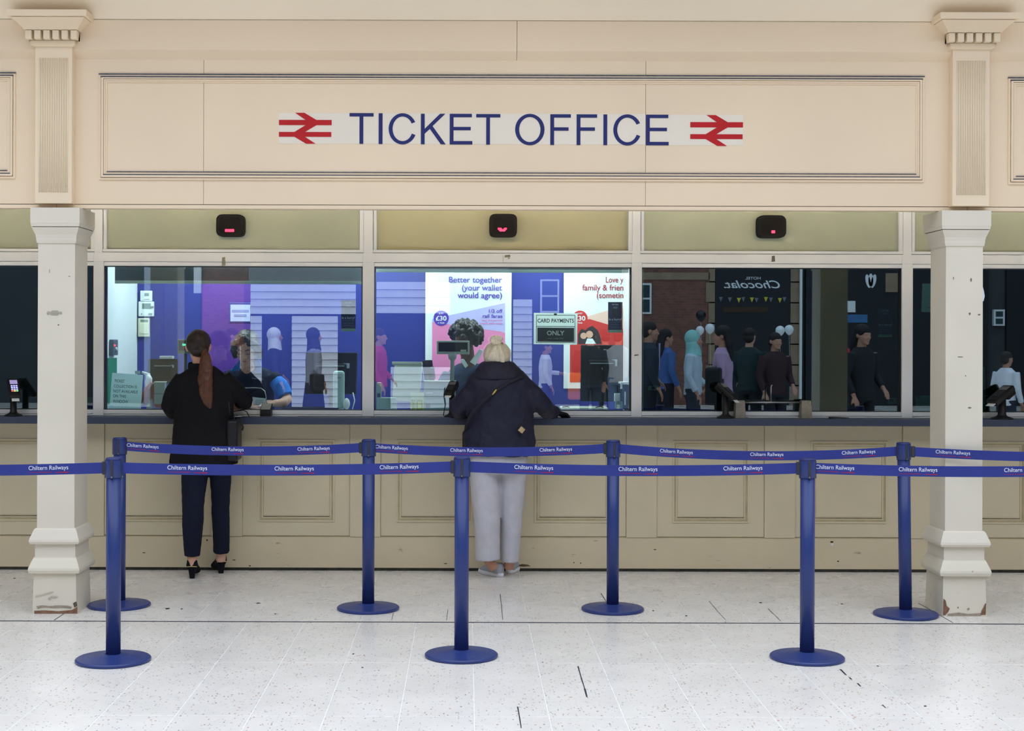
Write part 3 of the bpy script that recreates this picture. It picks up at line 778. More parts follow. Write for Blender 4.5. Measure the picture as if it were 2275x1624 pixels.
# ================================================================== LETTERING ON THE FASCIA
sign = empty('ticket_office_sign', (fx(1133), YF - .001, fz(320))); tag(sign, 'TICKET OFFICE lettering in navy on a pale strip between two red double-arrow emblems', 'sign')
bm = NB(); box(bm, fx(618), fx(1432.4), YF - .0012, YF, fz(320.5), fz(252.5)); box(bm, fx(1433.4), fx(1649.5), YF - .0012, YF, fz(321.5), fz(253.5)); obj('vinyl_strip', bm, SIGNVINYL, sign)
K = 1 / 4.1364
def lx(c): return fx(600 + c * K)
def lz(c): return fz(230 + c * K)
def rx_(c): return fx(1120 + c * K)
ys0, ys1 = YF - .0030, YF - .0008
def letter(polys, arcs, X):
    bm = NB()
    for p in polys: poly(bm, [(X(a), lz(b)) for a, b in p], ys0, ys1)
    for (cx, cy, rox, roy, rix, riy, a0, a1) in arcs:
        n = 40; o = []; i = []
        for k in range(n + 1):
            a = R(a0 + (a1 - a0) * k / n)
            o.append((X(cx + rox * math.cos(a)), lz(cy - roy * math.sin(a)))); i.append((X(cx + rix * math.cos(a)), lz(cy - riy * math.sin(a))))
        for k in range(n): poly(bm, [o[k], o[k + 1], i[k + 1], i[k]], ys0, ys1)
    bmesh.ops.remove_doubles(bm, verts=bm.verts, dist=1e-6)
    obj('letter', bm, NAVYINK, sign)
def rect(a, b, c, d): return [(a, b), (c, b), (c, d), (a, d)]
def T(x0, x1, xa, xb, t, b): return [[(x0, t), (x1, t), (x1, t + 31), (xb, t + 31), (xb, b), (xa, b), (xa, t + 31), (x0, t + 31)]]
def E(x0, xt, xm, xb, t, b):
    m0, m1 = t + 120, t + 151
    return [[(x0, t), (xt, t), (xt, t + 31), (x0 + 35, t + 31), (x0 + 35, m0), (xm, m0), (xm, m1), (x0 + 35, m1), (x0 + 35, b - 31), (xb, b - 31), (xb, b), (x0, b)]]
def Fl(x0, xt, xm, t, b):
    m0, m1 = t + 120, t + 151
    return [[(x0, t), (xt, t), (xt, t + 31), (x0 + 35, t + 31), (x0 + 35, m0), (xm, m0), (xm, m1), (x0 + 35, m1), (x0 + 35, b), (x0, b)]]
letter(T(724, 945, 816, 851, 93, 375), [], lx)
letter([rect(992, 94, 1028, 376)], [], lx)
letter([], [(1212, 236, 128, 143, 92, 113, 26, 337)], lx)
letter([[(1380, 97), (1415, 97), (1415, 235), (1555, 97), (1603, 97), (1487, 210), (1608, 377), (1563, 377), (1462, 236), (1415, 280), (1415, 377), (1380, 377)]], [], lx)
letter(E(1645, 1848, 1838, 1853, 97, 378), [], lx)
letter(T(1888, 2110, 1980, 2015, 98, 379), [], lx)
letter([], [(230, 239, 135, 144, 98, 115, 0, 360)], rx_)
letter(Fl(418, 607, 586, 98, 380), [], rx_)
letter(Fl(660, 848, 828, 98, 380), [], rx_)
letter([rect(906, 98, 941, 380)], [], rx_)
letter([], [(1126, 240, 129, 143, 93, 113, 26, 337)], rx_)
letter(E(1297, 1502, 1490, 1506, 99, 380), [], rx_)
EMB = [(225, 92), (310, 92), (420, 157), (560, 157), (560, 205), (420, 205), (315, 268), (557, 268), (557, 312), (315, 312), (412, 375), (325, 375), (218, 312), (76, 312), (76, 268), (218, 268), (320, 205), (76, 205), (76, 157), (320, 157)]
for (ox, oy, X) in ((0, 0, lx), (1628, 9, rx_)):
    bm = NB(); poly(bm, [(X(a + ox), lz(b + oy)) for a, b in EMB], ys0, ys1); obj('arrow_emblem', bm, REDV, sign)

# ================================================================== QUEUE DISPLAYS OVER THE WINDOWS
LED = emission('red_led', (255, 40, 70), 2.2)
SCREEN = mat('smoked_screen', (20, 19, 19), rough=.55, var=.1, spec=.15)
def queue_display(px0, px1, py0, py1, dots, label):
    d = YW - .05
    a, b_ = P(px0, py1, d), P(px1, py0, d); cx, cz = (a.x + b_.x) / 2, (a.z + b_.z) / 2; hx, hz = (b_.x - a.x) / 2, (b_.z - a.z) / 2
    root = empty('queue_display', (cx, YW + .03, cz)); tag(root, label, 'display', 'queue displays over the windows')
    pts = []
    for k in range(48):
        t = 2 * math.pi * k / 48; c, s = math.cos(t), math.sin(t)
        pts.append((cx + hx * math.copysign(abs(c) ** .38, c), cz + hz * math.copysign(abs(s) ** .38, s)))
    bm = NB(); poly(bm, pts, d, YW + .032)
    bmesh.ops.bevel(bm, geom=[e for e in bm.edges if all(abs(v.co.y - d) < 1e-6 for v in e.verts)], offset=.010, segments=3, affect='EDGES')
    obj('housing', bm, BLACKM, root)
    bm = NB(); poly(bm, [(cx + (x - cx) * .78, cz + (z - cz) * .76) for x, z in pts], d - .0012, d + .004); obj('screen', bm, SCREEN, root)
    bm = NB()
    for (px, py) in dots:
        c = P(px, py, d - .002); box(bm, c.x - .0027, c.x + .0027, d - .0022, d - .001, c.z - .0027, c.z + .0027)
    obj('led_row', bm, LED, root)
queue_display(480, 542, 476, 525, [(501 + i * 2, 510 + j * 2) for i in range(10) for j in range(3)], 'black queue display over the window of the dark-haired clerk, red bar lit')
q = [(1107 + i * 2, 507) for i in (0, 1, 2, 3, 7, 8, 9)] + [(1107 + i * 2, 509) for i in range(0, 10) if i not in (5,)] + [(1109 + i * 2, 511) for i in range(8)] + [(1111 + i * 2, 513) for i in range(6)]
queue_display(1087, 1149, 475, 526, q, 'black queue display over the middle window, red arrow tip lit')
queue_display(1684, 1747, 478, 528, [(1715 + i * 2, 513 + j * 2) for i in range(4) for j in range(3)], 'black queue display over the dark window, one small red block lit')

# ================================================================== BLINDS
def roller_blind(x0, x1, py_bar, label, fab):
    d = 9.96; ztop = 2.16; zb = PZ(py_bar, d)
    root = empty('roller_blind', ((x0 + x1) / 2, d, zb)); tag(root, label, 'blind', 'roller blinds')
    bm = NB(); box(bm, x0, x1, d, d + .004, zb, ztop); obj('blind_fabric', bm, fab, root)
    bm = NB(); box(bm, x0, x1, d - .006, d + .008, zb - .018, zb + .004, bev=.003, seg=1); obj('bottom_bar', bm, mat('pale_blind_bar', (206, 222, 210), rough=.4, var=.03), root)
    bm = NB(); tube(bm, [(x0, d + .02, ztop + .02), (x1, d + .02, ztop + .02)], .025, seg=16); obj('roller', bm, FRAME, root, smooth=True)
    for xx in (x0 + .03, x1 - .03):
        bm = NB(); box(bm, xx - .01, xx + .01, d + .01, d + .03, ztop, 2.5); obj('bracket', bm, FRAME, root)
FABG = mat('grey_blind_fabric', (88, 100, 106), rough=.8, var=.08, scale=3)
roller_blind(vx(242), vx(806), 627, 'partly lowered grey roller blind behind the dark-haired clerk\'s window', FABG)
roller_blind(vx(832), vx(1402), 600, 'nearly raised grey roller blind above the posters', FABG)

# ================================================================== POSTERS AND THINGS ON THE BACK WALL
u = YO / F
WHITEP = mat('poster_white', (240, 246, 248), rough=.5, var=.02)
def ppoly(root, name, pts, m, lift):
    bm = NB(); poly(bm, [(PX(a, YO), PZ(b, YO, a)) for a, b in pts], YO - lift, YO - lift + .002); return obj(name, bm, m, root)
LILAC = mat('poster_lilac', (196, 188, 240), rough=.5, var=.03); PINK = mat('poster_pink', (240, 140, 190), rough=.5, var=.04)
VIO = mat('poster_violet_ink', (92, 64, 178), rough=.5); REDP = mat('poster_red', (214, 50, 44), rough=.5, var=.04); PEACH = mat('poster_peach', (244, 200, 184), rough=.5, var=.03)
DRED = mat('poster_dark_red_ink', (170, 40, 50), rough=.5)
PINKINK = mat('poster_pink_ink', (226, 108, 170), rough=.5)
root = empty('railcard_poster', (PX(1040, YO), YO, PZ(864, YO))); tag(root, 'tall white, lilac and pink poster reading Better together', 'poster', 'railcard posters')
ppoly(root, 'board', [(945, 863), (1136, 863), (1136, 560), (945, 560)], WHITEP, .012)
ppoly(root, 'lilac_band', [(960, 709), (1122, 673), (1122, 738), (960, 716)], LILAC, .014)
ppoly(root, 'pink_field', [(960, 710), (1000, 712), (1122, 739), (1122, 850), (960, 850)], PINK, .0135)
def circ(cx, cy, r): return [(cx + r * math.cos(k * 6.2832 / 36), cy - r * math.sin(k * 6.2832 / 36)) for k in range(36)]
ppoly(root, 'price_roundel', circ(980, 707, 17), VIO, .0155)
ppoly(root, 'top_roundel', circ(972, 588, 17), VIO, .0155)
def ptext(s, px, py, h, m, align='R', root=root, bold=.012, width=None, lift=.0175):
    text('lettering', s, m, root, PX(px, YO), YO - lift, PZ(py, YO, px), h * u, align, bold=bold, width=None if width is None else width * u)
ptext('Better together', 1115, 628, 13, VIO, width=118); ptext('(your wallet', 1115, 645.5, 13, VIO, width=89); ptext('would agree)', 1115, 662.5, 13, VIO, width=99)
ptext('1/3 off', 1116, 695, 8, VIO, width=30); ptext('rail fares', 1116, 706, 8, VIO, width=44)
ptext('and the person', 1116, 713.5, 4.5, PINKINK, width=45, bold=.005); ptext('travel with most', 1116, 720.5, 4.5, PINKINK, width=50, bold=.005)
ptext('JUST', 980, 698, 3.2, WHITEP, 'C', width=11); ptext('\u00a330', 980, 712, 10, WHITEP, 'C', bold=.02, width=24); ptext('A YEAR', 980, 719, 3.2, WHITEP, 'C', width=15)
root2 = empty('railcard_poster', (PX(1340, YO), YO, PZ(864, YO))); tag(root2, 'white and red poster reading Love your family, cut off by the window edge', 'poster', 'railcard posters')
ppoly(root2, 'board', [(1252, 863), (XPR * F / YO + CX, 863), (XPR * F / YO + CX, 560), (1252, 560)], WHITEP, .012)
XE = XPR * F / YO + CX - .5
ppoly(root2, 'peach_band', [(1266, 716), (1300, 704), (XE, 680), (XE, 735), (1266, 730)], PEACH, .0135)
ppoly(root2, 'red_field', [(1266, 730), (1266, 714), (1310, 709), (XE, 731), (XE, 849), (1266, 849)], REDP, .014)
ppoly(root2, 'price_roundel', circ(1288, 707, 17), REDP, .0155)
ptext('Love y', 1384, 628, 13, DRED, root=root2, width=39); ptext('family & frien', 1384, 645.5, 13, DRED, root=root2, width=91); ptext('(sometin', 1384, 662.5, 13, DRED, root=root2, width=59)
ptext('JUST', 1288, 698, 3.2, WHITEP, 'C', root=root2, width=11); ptext('\u00a330', 1288, 712, 10, WHITEP, 'C', root=root2, bold=.02, width=24); ptext('YEAR', 1288, 719, 3.2, WHITEP, 'C', root=root2, width=11)
ptext('rail', 1382, 706, 8, DRED, root=root2, width=16); ptext('mily &', 1382, 834, 6.5, WHITEP, root=root2, width=24)
# the printed picture of two laughing people on the red poster
SK1 = mat('printed_skin', (226, 176, 150), rough=.5); HR1 = mat('printed_hair', (52, 40, 42), rough=.5)
pic = ppoly(root2, 'printed_picture', [(1284, 764), (1284, 742), (1292, 730), (1300, 734), (1306, 728), (1316, 724), (1328, 734), (1334, 750), (1336, 764)], HR1, .0155)
ppoly(root2, 'printed_face', circ(1309, 743, 8), SK1, .017); ppoly(root2, 'printed_face', circ(1296, 746, 7), SK1, .0165)
ppoly(root2, 'printed_blouse', [(1300, 764), (1304, 752), (1316, 752), (1324, 764)], WHITEP, .0168)

# controls on the wall by the white partition
def wallbox(name, px0, px1, py0, py1, label, cat, m, depth=.025, extra=()):
    a, b_ = P(px0, py1, YO), P(px1, py0, YO)
    root = empty(name, ((a.x + b_.x) / 2, YO, a.z)); tag(root, label, cat)
    bm = NB(); box(bm, a.x, b_.x, YO - depth, YO, a.z, b_.z, bev=.004); obj('case', bm, m, root)
    for ix, (nm, q0, q1, r0, r1, mm) in enumerate(extra):
        c, e = P(q0, r1, YO - depth), P(q1, r0, YO - depth)
        bm = NB(); box(bm, c.x, e.x, YO - depth - .003 - .0015 * ix, YO - depth + .002, c.z, e.z, bev=.0008, seg=1); obj(nm, bm, mm, root)
LCD = mat('grey_lcd', (120, 140, 132), rough=.3); PALEW = mat('white_abs', (236, 240, 240), rough=.45, var=.02); CREAMP = mat('cream_abs', (228, 226, 200), rough=.45, var=.03); GREYP = mat('grey_abs', (150, 160, 164), rough=.5, var=.04)
wallbox('wall_sensor', 313, 339, 646, 669, 'small square white sensor, topmost of the three wall controls', 'sensor', PALEW, extra=(('slot', 320, 332, 664, 666, GREYP), ('emblem', 321, 331, 651, 657, LCD)))
wallbox('thermostat', 309, 343, 670, 703, 'white thermostat with grey screen under the wall sensor', 'thermostat', PALEW, extra=(('screen', 316, 335, 674, 686, LCD), ('button', 313, 316, 696, 699, GREYP), ('button', 330, 338, 696, 699, GREYP), ('dial', 336, 342, 680, 683, GREYP)))
wallbox('alarm_keypad', 308, 333, 707, 748, 'cream alarm keypad with flap, lowest of the wall controls', 'keypad', CREAMP, extra=(('display', 312, 329, 710, 715, LCD), ('flap', 310, 331, 718, 741, CREAMP)))
wallbox('notice_frame', 509, 559, 672, 717, 'white framed notice on the violet wall', 'notice', mat('navy_frame', (72, 70, 150), rough=.5), depth=.012, extra=(('sheet', 512, 556, 677, 714, mat('lilac_sheet', (196, 196, 236), rough=.6)), ('text_line', 515, 553, 688, 694, mat('lilac_ink', (150, 150, 206), rough=.6)), ('text_line', 520, 548, 698, 703, mat('lilac_ink', (150, 150, 206), rough=.6))))
# intercom on the white partition (seen side-on)
root = empty('door_intercom', (XPL, 10.15, PZ(792, 10.1))); tag(root, 'grey intercom with red light on the white partition', 'intercom')
bm = NB(); box(bm, XPL, XPL + .03, 10.06, 10.20, PZ(792, 10.1), PZ(757, 10.1), bev=.005); obj('case', bm, mat('slate_plastic', (92, 104, 120), rough=.5), root)
bm = NB(); box(bm, XPL + .028, XPL + .034, 10.08, 10.11, PZ(772, 10.1), PZ(768, 10.1)); obj('lamp', bm, emission('red_lamp', (255, 60, 60), 1.5), root)
bm = NB(); tube(bm, [(XPL + .028, 10.13, PZ(778, 10.1)), (XPL + .04, 10.13, PZ(778, 10.1))], .012, seg=14); obj('knob', bm, PALEW, root, smooth=True)
bm = NB(); box(bm, XPL + .002, XPL + .012, 10.00, 10.24, PZ(900, 10.1), PZ(798, 10.1)); tag(obj('green_folder', bm, mat('green_card', (20, 130, 100), rough=.6)), 'green card folder standing behind the handwritten notice', 'folder')

# ================================================================== THINGS ON THE GLASS
YG = YW + .045
PAPER = translucent(mat('mint_tinted_paper', (226, 246, 244), rough=.7, var=.02), .45, (206, 240, 238))
INK = mat('dark_ink', (40, 62, 66), rough=.7)
def sheet(name, pts, y, m, label, cat, group=None):
    bm = NB(); bm.faces.new([bm.verts.new(P(a, b, y)) for a, b in pts])
    return tag(obj(name, bm, m, rc=False), label, cat, group)
def gtext(o, s, px, py, h, m, w, y, rot=0, bold=.006, align='L'):
    c = P(px, py, y); text('lettering', s, m, o, c.x, y - .0012, c.z, h * y / F, align, width=w * y / F, rot=(0, R(rot), 0), bold=bold)
YG2 = YW + .10
o = sheet('paper_notice', [(243, 910), (313, 909), (318, 833), (249, 828)], YG2, PAPER, 'tilted paper notice reading ticket collection is not available on this window', 'notice')
for s, x, y, w in (('TICKET', 254, 849, 23), ('COLLECTION IS', 253, 860.5, 51), ('NOT AVAILABLE', 252, 871.5, 54), ('ON THIS', 251, 882.5, 29), ('WINDOW', 250.5, 894, 34)):
    gtext(o, s, x, y, 6.3, INK, w, YG2, rot=2.5)
bm = NB(); c, e = P(300, 831, YG2 - .003), P(312, 827, YG2 - .003); box(bm, c.x, e.x, YG2 - .003, YG2 - .001, c.z, e.z + .01); obj('tape', bm, mat('clear_tape', (206, 226, 226), rough=.3), o)
# card payments only
SIGNG = translucent(mat('pale_green_card', (238, 246, 238), rough=.6, var=.02), .55, (230, 244, 232)); SIGNB = mat('dark_olive_print', (44, 52, 46), rough=.5)
o = sheet('card_sign', [(1185.5, 764.5), (1282, 766), (1283, 696), (1186, 695)], YG2, SIGNG, 'framed sign on the glass reading card payments only', 'sign')
def sp(name, pts, m, y):
    bm = NB(); poly(bm, [(P(a, b, y).x, P(a, b, y).z) for a, b in pts], y, y + .001); obj(name, bm, m, o)
def outline(x0, y0, x1, y1, t, m, y):
    bm = NB(); a_, b2_ = P(x0, y1, y), P(x1, y0, y); ring_frame(bm, a_.x, b2_.x, a_.z, b2_.z, 0, t * y / F, y, y + .0008); obj('rule', bm, m, o)
outline(1191, 699.8, 1278, 761.5, 1.2, SIGNB, YG2 - .0015)
sp('rule', [(1191.5, 725.6), (1277.5, 726.4), (1277.5, 725.0), (1191.5, 724.2)], SIGNB, YG2 - .0015)
sp('dark_field', [(1193.7, 759), (1275.5, 760), (1275.7, 728.4), (1193.7, 727.6)], SIGNB, YG2 - .0015)
gtext(o, 'CARD PAYMENTS', 1194, 716.5, 8.6, SIGNB, 81, YG2 - .0045, bold=.022)
gtext(o, 'ONLY', 1215, 744.5, 9.6, mat('white_print2', (226, 232, 224), rough=.6), 39, YG2 - .0055, bold=.024)
gtext(o, 'VISA CARD PAY', 1216, 753.5, 3, mat('grey_print', (160, 170, 162), rough=.6), 36, YG2 - .0055, bold=.01)
bm = NB(); c = P(1234, 698, YG2 - .004); ell(bm, (c.x, c.y, c.z), (.012, .004, .006), u=12, v=8); obj('suction_cup', bm, SIGNB, o)
# In a hurry stickers
STK = mat('sticker_navy', (26, 44, 84), rough=.5); STK2 = mat('sticker_phone', (22, 26, 40), rough=.4); STK3 = mat('sticker_green', (150, 184, 160), rough=.5)
def hurry(x0, y0, x1, y1, label):
    global o
    o = sheet('window_sticker', [(x0, y1), (x1, y1), (x1, y0), (x0, y0)], YG2, STK, label, 'sticker', 'In a hurry stickers')
    w, h = x1 - x0, y1 - y0
    def r(a, b, c, d): return [(x0 + a * w, y0 + d * h), (x0 + c * w, y0 + d * h), (x0 + c * w, y0 + b * h), (x0 + a * w, y0 + b * h)]
    sp('footer', r(0, .91, 1, 1), STK3, YG2 - .0012); sp('phone', r(.25, .22, .72, .5), STK2, YG2 - .0012); sp('badge', r(.36, .15, .64, .22), mat('sticker_badge', (96, 106, 124), rough=.5), YG2 - .0022)
    wh = mat('sticker_white', (206, 214, 226), rough=.5)
    gtext(o, 'RETURN', x0 + .5 * w, y0 + .1 * h, 2.5, wh, .42 * w, YG2 - .0015, align='C')
    gtext(o, 'In a hurry?', x0 + .5 * w, y0 + .6 * h, 5.2, wh, .9 * w, YG2 - .0015, align='C', bold=.012)
    for k, (t, ww) in enumerate((('Save time buy online', .8), ('chilternrailways', .7), ('download the app', .72))):
        gtext(o, t, x0 + .5 * w, y0 + (.67 + .08 * k) * h, 2.2, mat('sticker_grey', (110, 124, 150), rough=.5), ww * w, YG2 - .0015, align='C', bold=0)
hurry(758, 667, 790, 736, 'dark sticker reading In a hurry at the right of the dark-haired clerk\'s window')
hurry(1351, 671, 1383, 739, 'dark sticker reading In a hurry over the red poster')
hurry(1951, 685, 1983, 749, 'dark sticker reading In a hurry at the right of the mirroring window')
DSTK = mat('teal_label', (106, 150, 138), rough=.5, var=.05); DSQ = mat('dark_teal_ink', (34, 70, 76), rough=.5)
o = sheet('glass_label', [(1440, 867), (1462.5, 867), (1462.5, 857), (1440, 857)], YG2, DSTK, 'small pale green label at the lower left of the dark window', 'label'); sp('mark', [(1447.5, 865), (1455, 865), (1455, 858.5), (1447.5, 858.5)], DSQ, YG2 - .0012)
o = sheet('glass_label', [(1973, 897), (1994, 897), (1994, 884), (1973, 884)], YG2, DSTK, 'small pale green label at the lower right of the dark window', 'label'); sp('mark', [(1976, 894), (1985, 894), (1985, 886), (1976, 886)], DSQ, YG2 - .0012)
o = sheet('paper_notice', [(2047, 693), (2090, 694), (2090, 630), (2049, 630)], YG2, mat('teal_paper', (214, 246, 238), rough=.7), 'pale teal sheet high on the glass, half behind the right column', 'notice'); sp('rule', [(2060, 684), (2085, 684), (2085, 683), (2060, 683)], DSQ, YG2 - .0012)
o = sheet('paper_notice', [(2033, 912), (2090, 912), (2090, 878), (2034, 879)], YG2, mat('deep_teal_paper', (60, 130, 116), rough=.7), 'deep teal sheet low on the glass beside the right column', 'notice'); sp('mark', [(2036, 885), (2044, 885), (2044, 881), (2036, 881)], DSQ, YG2 - .0012)
o = sheet('paper_notice', [(2176, 913), (2190, 913), (2188, 815), (2176, 815)], YG2, mat('deep_teal_paper', (60, 130, 116), rough=.7), 'narrow teal sheet on the glass at the right edge of the column', 'notice')
o = sheet('glass_label', [(192, 896), (206, 896), (206, 882), (192, 882)], YG2, DSTK, 'small label on the far left window beside the column', 'label')

# ================================================================== THINGS ON THE DESKS AND THE COUNTER
ZD = 1.078
def monitor(px, py0, py1, wpx, d, rz, label, tilt=-8, stand=True):
    """flat screen seen from behind"""
    c = P(px, (py0 + py1) / 2, d); w = wpx * d / F; h = (py1 - py0) * d / F
    root = empty('monitor', (c.x, d, ZD)); tag(root, label, 'monitor')
    Mz = Matrix.Translation((c.x, d, c.z)) @ Euler((R(tilt), 0, R(rz))).to_matrix().to_4x4()
    def part(nm, size, loc, m, bev=.006, par=root):
        bm = NB(); obox(bm, (0, 0, 0), size, (0, 0, 0), bev=bev); bmesh.ops.transform(bm, matrix=Mz @ Matrix.Translation(loc), verts=bm.verts); return obj(nm, bm, m, par)
    cs = part('case', (w, .03, h), (0, 0, 0), BLACK)
    part('rear_bulge', (w * .62, .03, h * .55), (0, -.025, -h * .05), BLACKM, .012)
    part('screen', (w * .94, .004, h * .92), (0, .016, 0), emission('screen_glow', (150, 170, 200), .35), .001)
    part('vent_ledge', (w * .55, .01, .006), (0, -.04, h * .16), GREYP, .001)
    part('asset_label', (w * .12, .002, h * .12), (w * .3, -.0165, h * .18), mat('pale_blue_label', (190, 206, 224), rough=.5), 0)
    bm = NB(); tube(bm, [(c.x, d - .01, c.z - h * .3), (c.x, d + .01, ZD + .01)], .018, seg=12); obj('stand', bm, BLACKM, root, smooth=True)
    bm = NB(); lathe(bm, (c.x, d + .01, ZD), [(.09, 0), (.09, .008), (.03, .016), (0, .016)], 24); obj('foot', bm, BLACKM, root, smooth=True)
    return root
monitor(736, 783, 876, 116, 10.12, -8, 'large black monitor seen from behind, right of the dark-haired clerk')
monitor(362, 797, 852, 66, 10.16, 10, 'small black monitor seen from behind, left of the ponytailed customer', tilt=-14)
monitor(952, 800, 854, 30, 10.245, 58, 'black monitor turned edge-on beside the pole display')
monitor(1337, 766, 892, 94, 10.15, -6, 'black monitor seen from behind below the red poster')
def simple(name, label, cat, parts, loc, group=None):
    root = empty(name, loc); tag(root, label, cat, group)
    for (nm, bm, m, sm) in parts: obj(nm, bm, m, root, smooth=sm)
    return root
def B_(px0, px1, py0, py1, d, dep, bev=.004):
    a, b_ = P(px0, py1, d), P(px1, py0, d); bm = NB(); box(bm, a.x, b_.x, d, d + dep, a.z, b_.z, bev=bev); return bm
TEALG = mat('grey_teal_plastic', (140, 166, 162), rough=.5, var=.04); BEIGE = mat('beige_plastic', (190, 196, 184), rough=.5, var=.04)
# pole display in the second lit window
d = 9.965; c = P(1006, 770, d)
bm1 = B_(970, 1043, 757, 787, d, .03); bm2 = B_(974, 1039, 761, 781, d - .004, .006, .001); bm3 = B_(1023, 1036, 777, 781, d - .006, .004, .0005)
bm4 = NB(); tube(bm4, [P(1005, 785, d + .015), P(1005, 798, d + .015), P(1005, 800, d + .015), (P(1005, 800, d).x, d + .015, ZD)], [.034, .026, .014, .014], seg=16)
bm5 = NB(); lathe(bm5, (P(1005, 800, d).x, d + .015, ZD), [(.042, 0), (.042, .012), (.02, .02), (0, .02)], 24)
simple('pole_display', 'pale customer display on a pole in front of the curly-haired clerk', 'display', [('case', bm1, BEIGE, False), ('screen', bm2, SCREEN, False), ('label_plate', bm3, BEIGE, False), ('pole', bm4, BEIGE, True), ('foot', bm5, BEIGE, True)], (c.x, d, ZD))
d = 10.2; a = P(412, 770, d)
bm4 = NB(); tube(bm4, [P(412, 785, d + .01), (a.x, d + .01, ZD)], .012, seg=12)
root = simple('pole_display', 'dark customer display with green digits behind the ponytailed customer', 'display', [('case', B_(394, 432, 754, 786, d, .03), mat('olive_plastic', (96, 110, 96), rough=.5), False), ('screen', B_(397, 429, 757, 779, d - .004, .006, .001), SCREEN, False), ('pole', bm4, BLACKM, True)], (a.x, d, ZD))
c = P(405, 768, d - .006); text('digits', 'SM', emission('green_digits', (60, 230, 170), 1.2), root, c.x, d - .007, c.z, 4.5 * d / F, 'L', bold=.01)
# printers and boxes
simple('ticket_printer', 'grey-green ticket printer box beside the black card terminal', 'printer', [('body', B_(942, 1012, 850, 912, 10.03, .16), TEALG, False), ('lid', B_(941, 1013, 847, 851, 10.025, .17, .001), BEIGE, False), ('paper_slot', B_(945, 962, 872, 874, 10.026, .006, .0005), PALEW, False), ('ink_plate', B_(946, 956, 898, 906, 10.026, .006, .0005), INK, False)], P(975, 912, 10.08).xyz)
bm = NB(); obox(bm, P(356, 862, 10.0), (.075, .11, .075), (0, 0, R(6)), bev=.004); bm2 = NB(); obox(bm2, P(355, 886, 10.0), (.07, .11, .07), (0, 0, R(6)), bev=.004); bm3 = NB(); obox(bm3, P(356, 849, 10.0), (.08, .115, .006), (0, 0, R(6)), bev=.001, seg=1)
simple('ticket_printer', 'stacked grey-green printer left of the ponytailed customer', 'printer', [('upper_unit', bm, TEALG, False), ('lower_unit', bm2, TEALG, False), ('lid', bm3, BEIGE, False)], P(356, 905, 10.0).xyz)
bm = NB(); obox(bm, P(905, 850, 10.08), (.20, .02, .28), (R(-16), 0, R(-10)), bev=.006); bm2 = NB(); obox(bm2, P(905, 808, 10.06), (.215, .04, .02), (R(-16), 0, R(-10)), bev=.003)
simple('document_tray', 'tilted grey document tray at the left of the posters', 'tray', [('panel', bm, BEIGE, False), ('rim', bm2, BEIGE, False)], P(905, 905, 10.05).xyz)
YEL = mat('yellow_card', (206, 214, 60), rough=.6)
bm = B_(912, 942, 873, 912, 9.98, .004, 0); rt = simple('save_leaflet', 'yellow and white leaflet marked SAVE standing on the desk', 'leaflet', [('card', bm, YEL, False), ('white_top', B_(912, 942, 872, 888, 9.977, .003, 0), mat('pale_yellow', (228, 232, 190), rough=.6), False), ('panel_outline', B_(926, 938, 890, 910, 9.977, .003, 0), mat('olive_ink', (120, 130, 40), rough=.6), False), ('panel', B_(927.5, 936.5, 891.5, 908.5, 9.975, .003, 0), YEL, False)], P(927, 912, 9.98).xyz)
c = P(915, 889, 9.972); text('lettering', 'SAVE', mat('olive_ink', (120, 130, 40), rough=.6), rt, c.x, 9.972, c.z, 7 * 9.97 / F, 'L', width=22 * 9.97 / F, rot=(0, R(90), 0), bold=.02)
simple('till_unit', 'small grey till unit at the lower left of the poster window', 'till', [('body', B_(836, 880, 884, 912, 10.0, .12), TEALG, False), ('tower', B_(836, 846, 850, 886, 10.02, .1), TEALG, False), ('screen', B_(838, 845, 874, 882, 10.015, .01, 0), INK, False)], P(858, 912, 10.05).xyz)
# clutter by the right-hand monitor
simple('desk_phone', 'small white desk phone under the right-hand monitor', 'phone', [('handset', B_(1365, 1378, 874, 892, 10.0, .03), PALEW, False), ('base', B_(1368, 1384, 892, 908, 10.0, .06), TEALG, False)], P(1373, 908, 10.03).xyz)
simple('computer_tower', 'dark computer tower at the right edge of the poster window', 'computer', [('case', B_(1387, 1399, 855, 911, 9.95, .16), BLACKM, False), ('front_trim', B_(1379, 1399, 849, 853, 9.945, .16, .001), PALEW, False), ('side_trim', B_(1379, 1383, 849, 864, 9.942, .02, .001), PALEW, False), ('vent', B_(1387.5, 1390.5, 870, 900, 9.945, .006, .001), PALEW, False)], P(1392, 911, 10.1).xyz)
bm = NB(); obox(bm, P(1297, 906, 10.02), (.33, .12, .012), (R(4), 0, R(3)), bev=.004); simple('keyboard', 'pale keyboard lying on the desk below the card payments sign', 'keyboard', [('tray', bm, BEIGE, False)], P(1297, 910, 10.02).xyz)
bm = NB(); obox(bm, P(690, 907, 10.03), (.40, .13, .012), (R(3), 0, 0), bev=.004); simple('keyboard', 'dark keyboard lying beside the clerk\'s forearm', 'keyboard', [('tray', bm, BLACKM, False)], P(690, 911, 10.03).xyz)
for (px, lab) in ((1255, 'black cable looping over the pale keyboard'), (1330, 'black cable trailing below the right-hand monitor')):
    bm = NB(); tube(bm, [P(px - 14, 912, 9.98), P(px - 4, 904, 9.98), P(px + 6, 903, 9.99), P(px + 14, 908, 9.98), P(px + 16, 912, 9.98)], .004, seg=8); tag(obj('cable', bm, BLACK, smooth=True), lab, 'cable')
simple('speaker_unit', 'pale rounded desk speaker in front of the large monitor', 'speaker', [('body', B_(739, 765, 824, 911, 10.0, .05, .02), mat('pale_teal_plastic', (176, 204, 198), rough=.4), False), ('badge', B_(748, 758, 838, 841, 9.997, .006, 0), GREYP, False)], P(752, 911, 10.02).xyz)
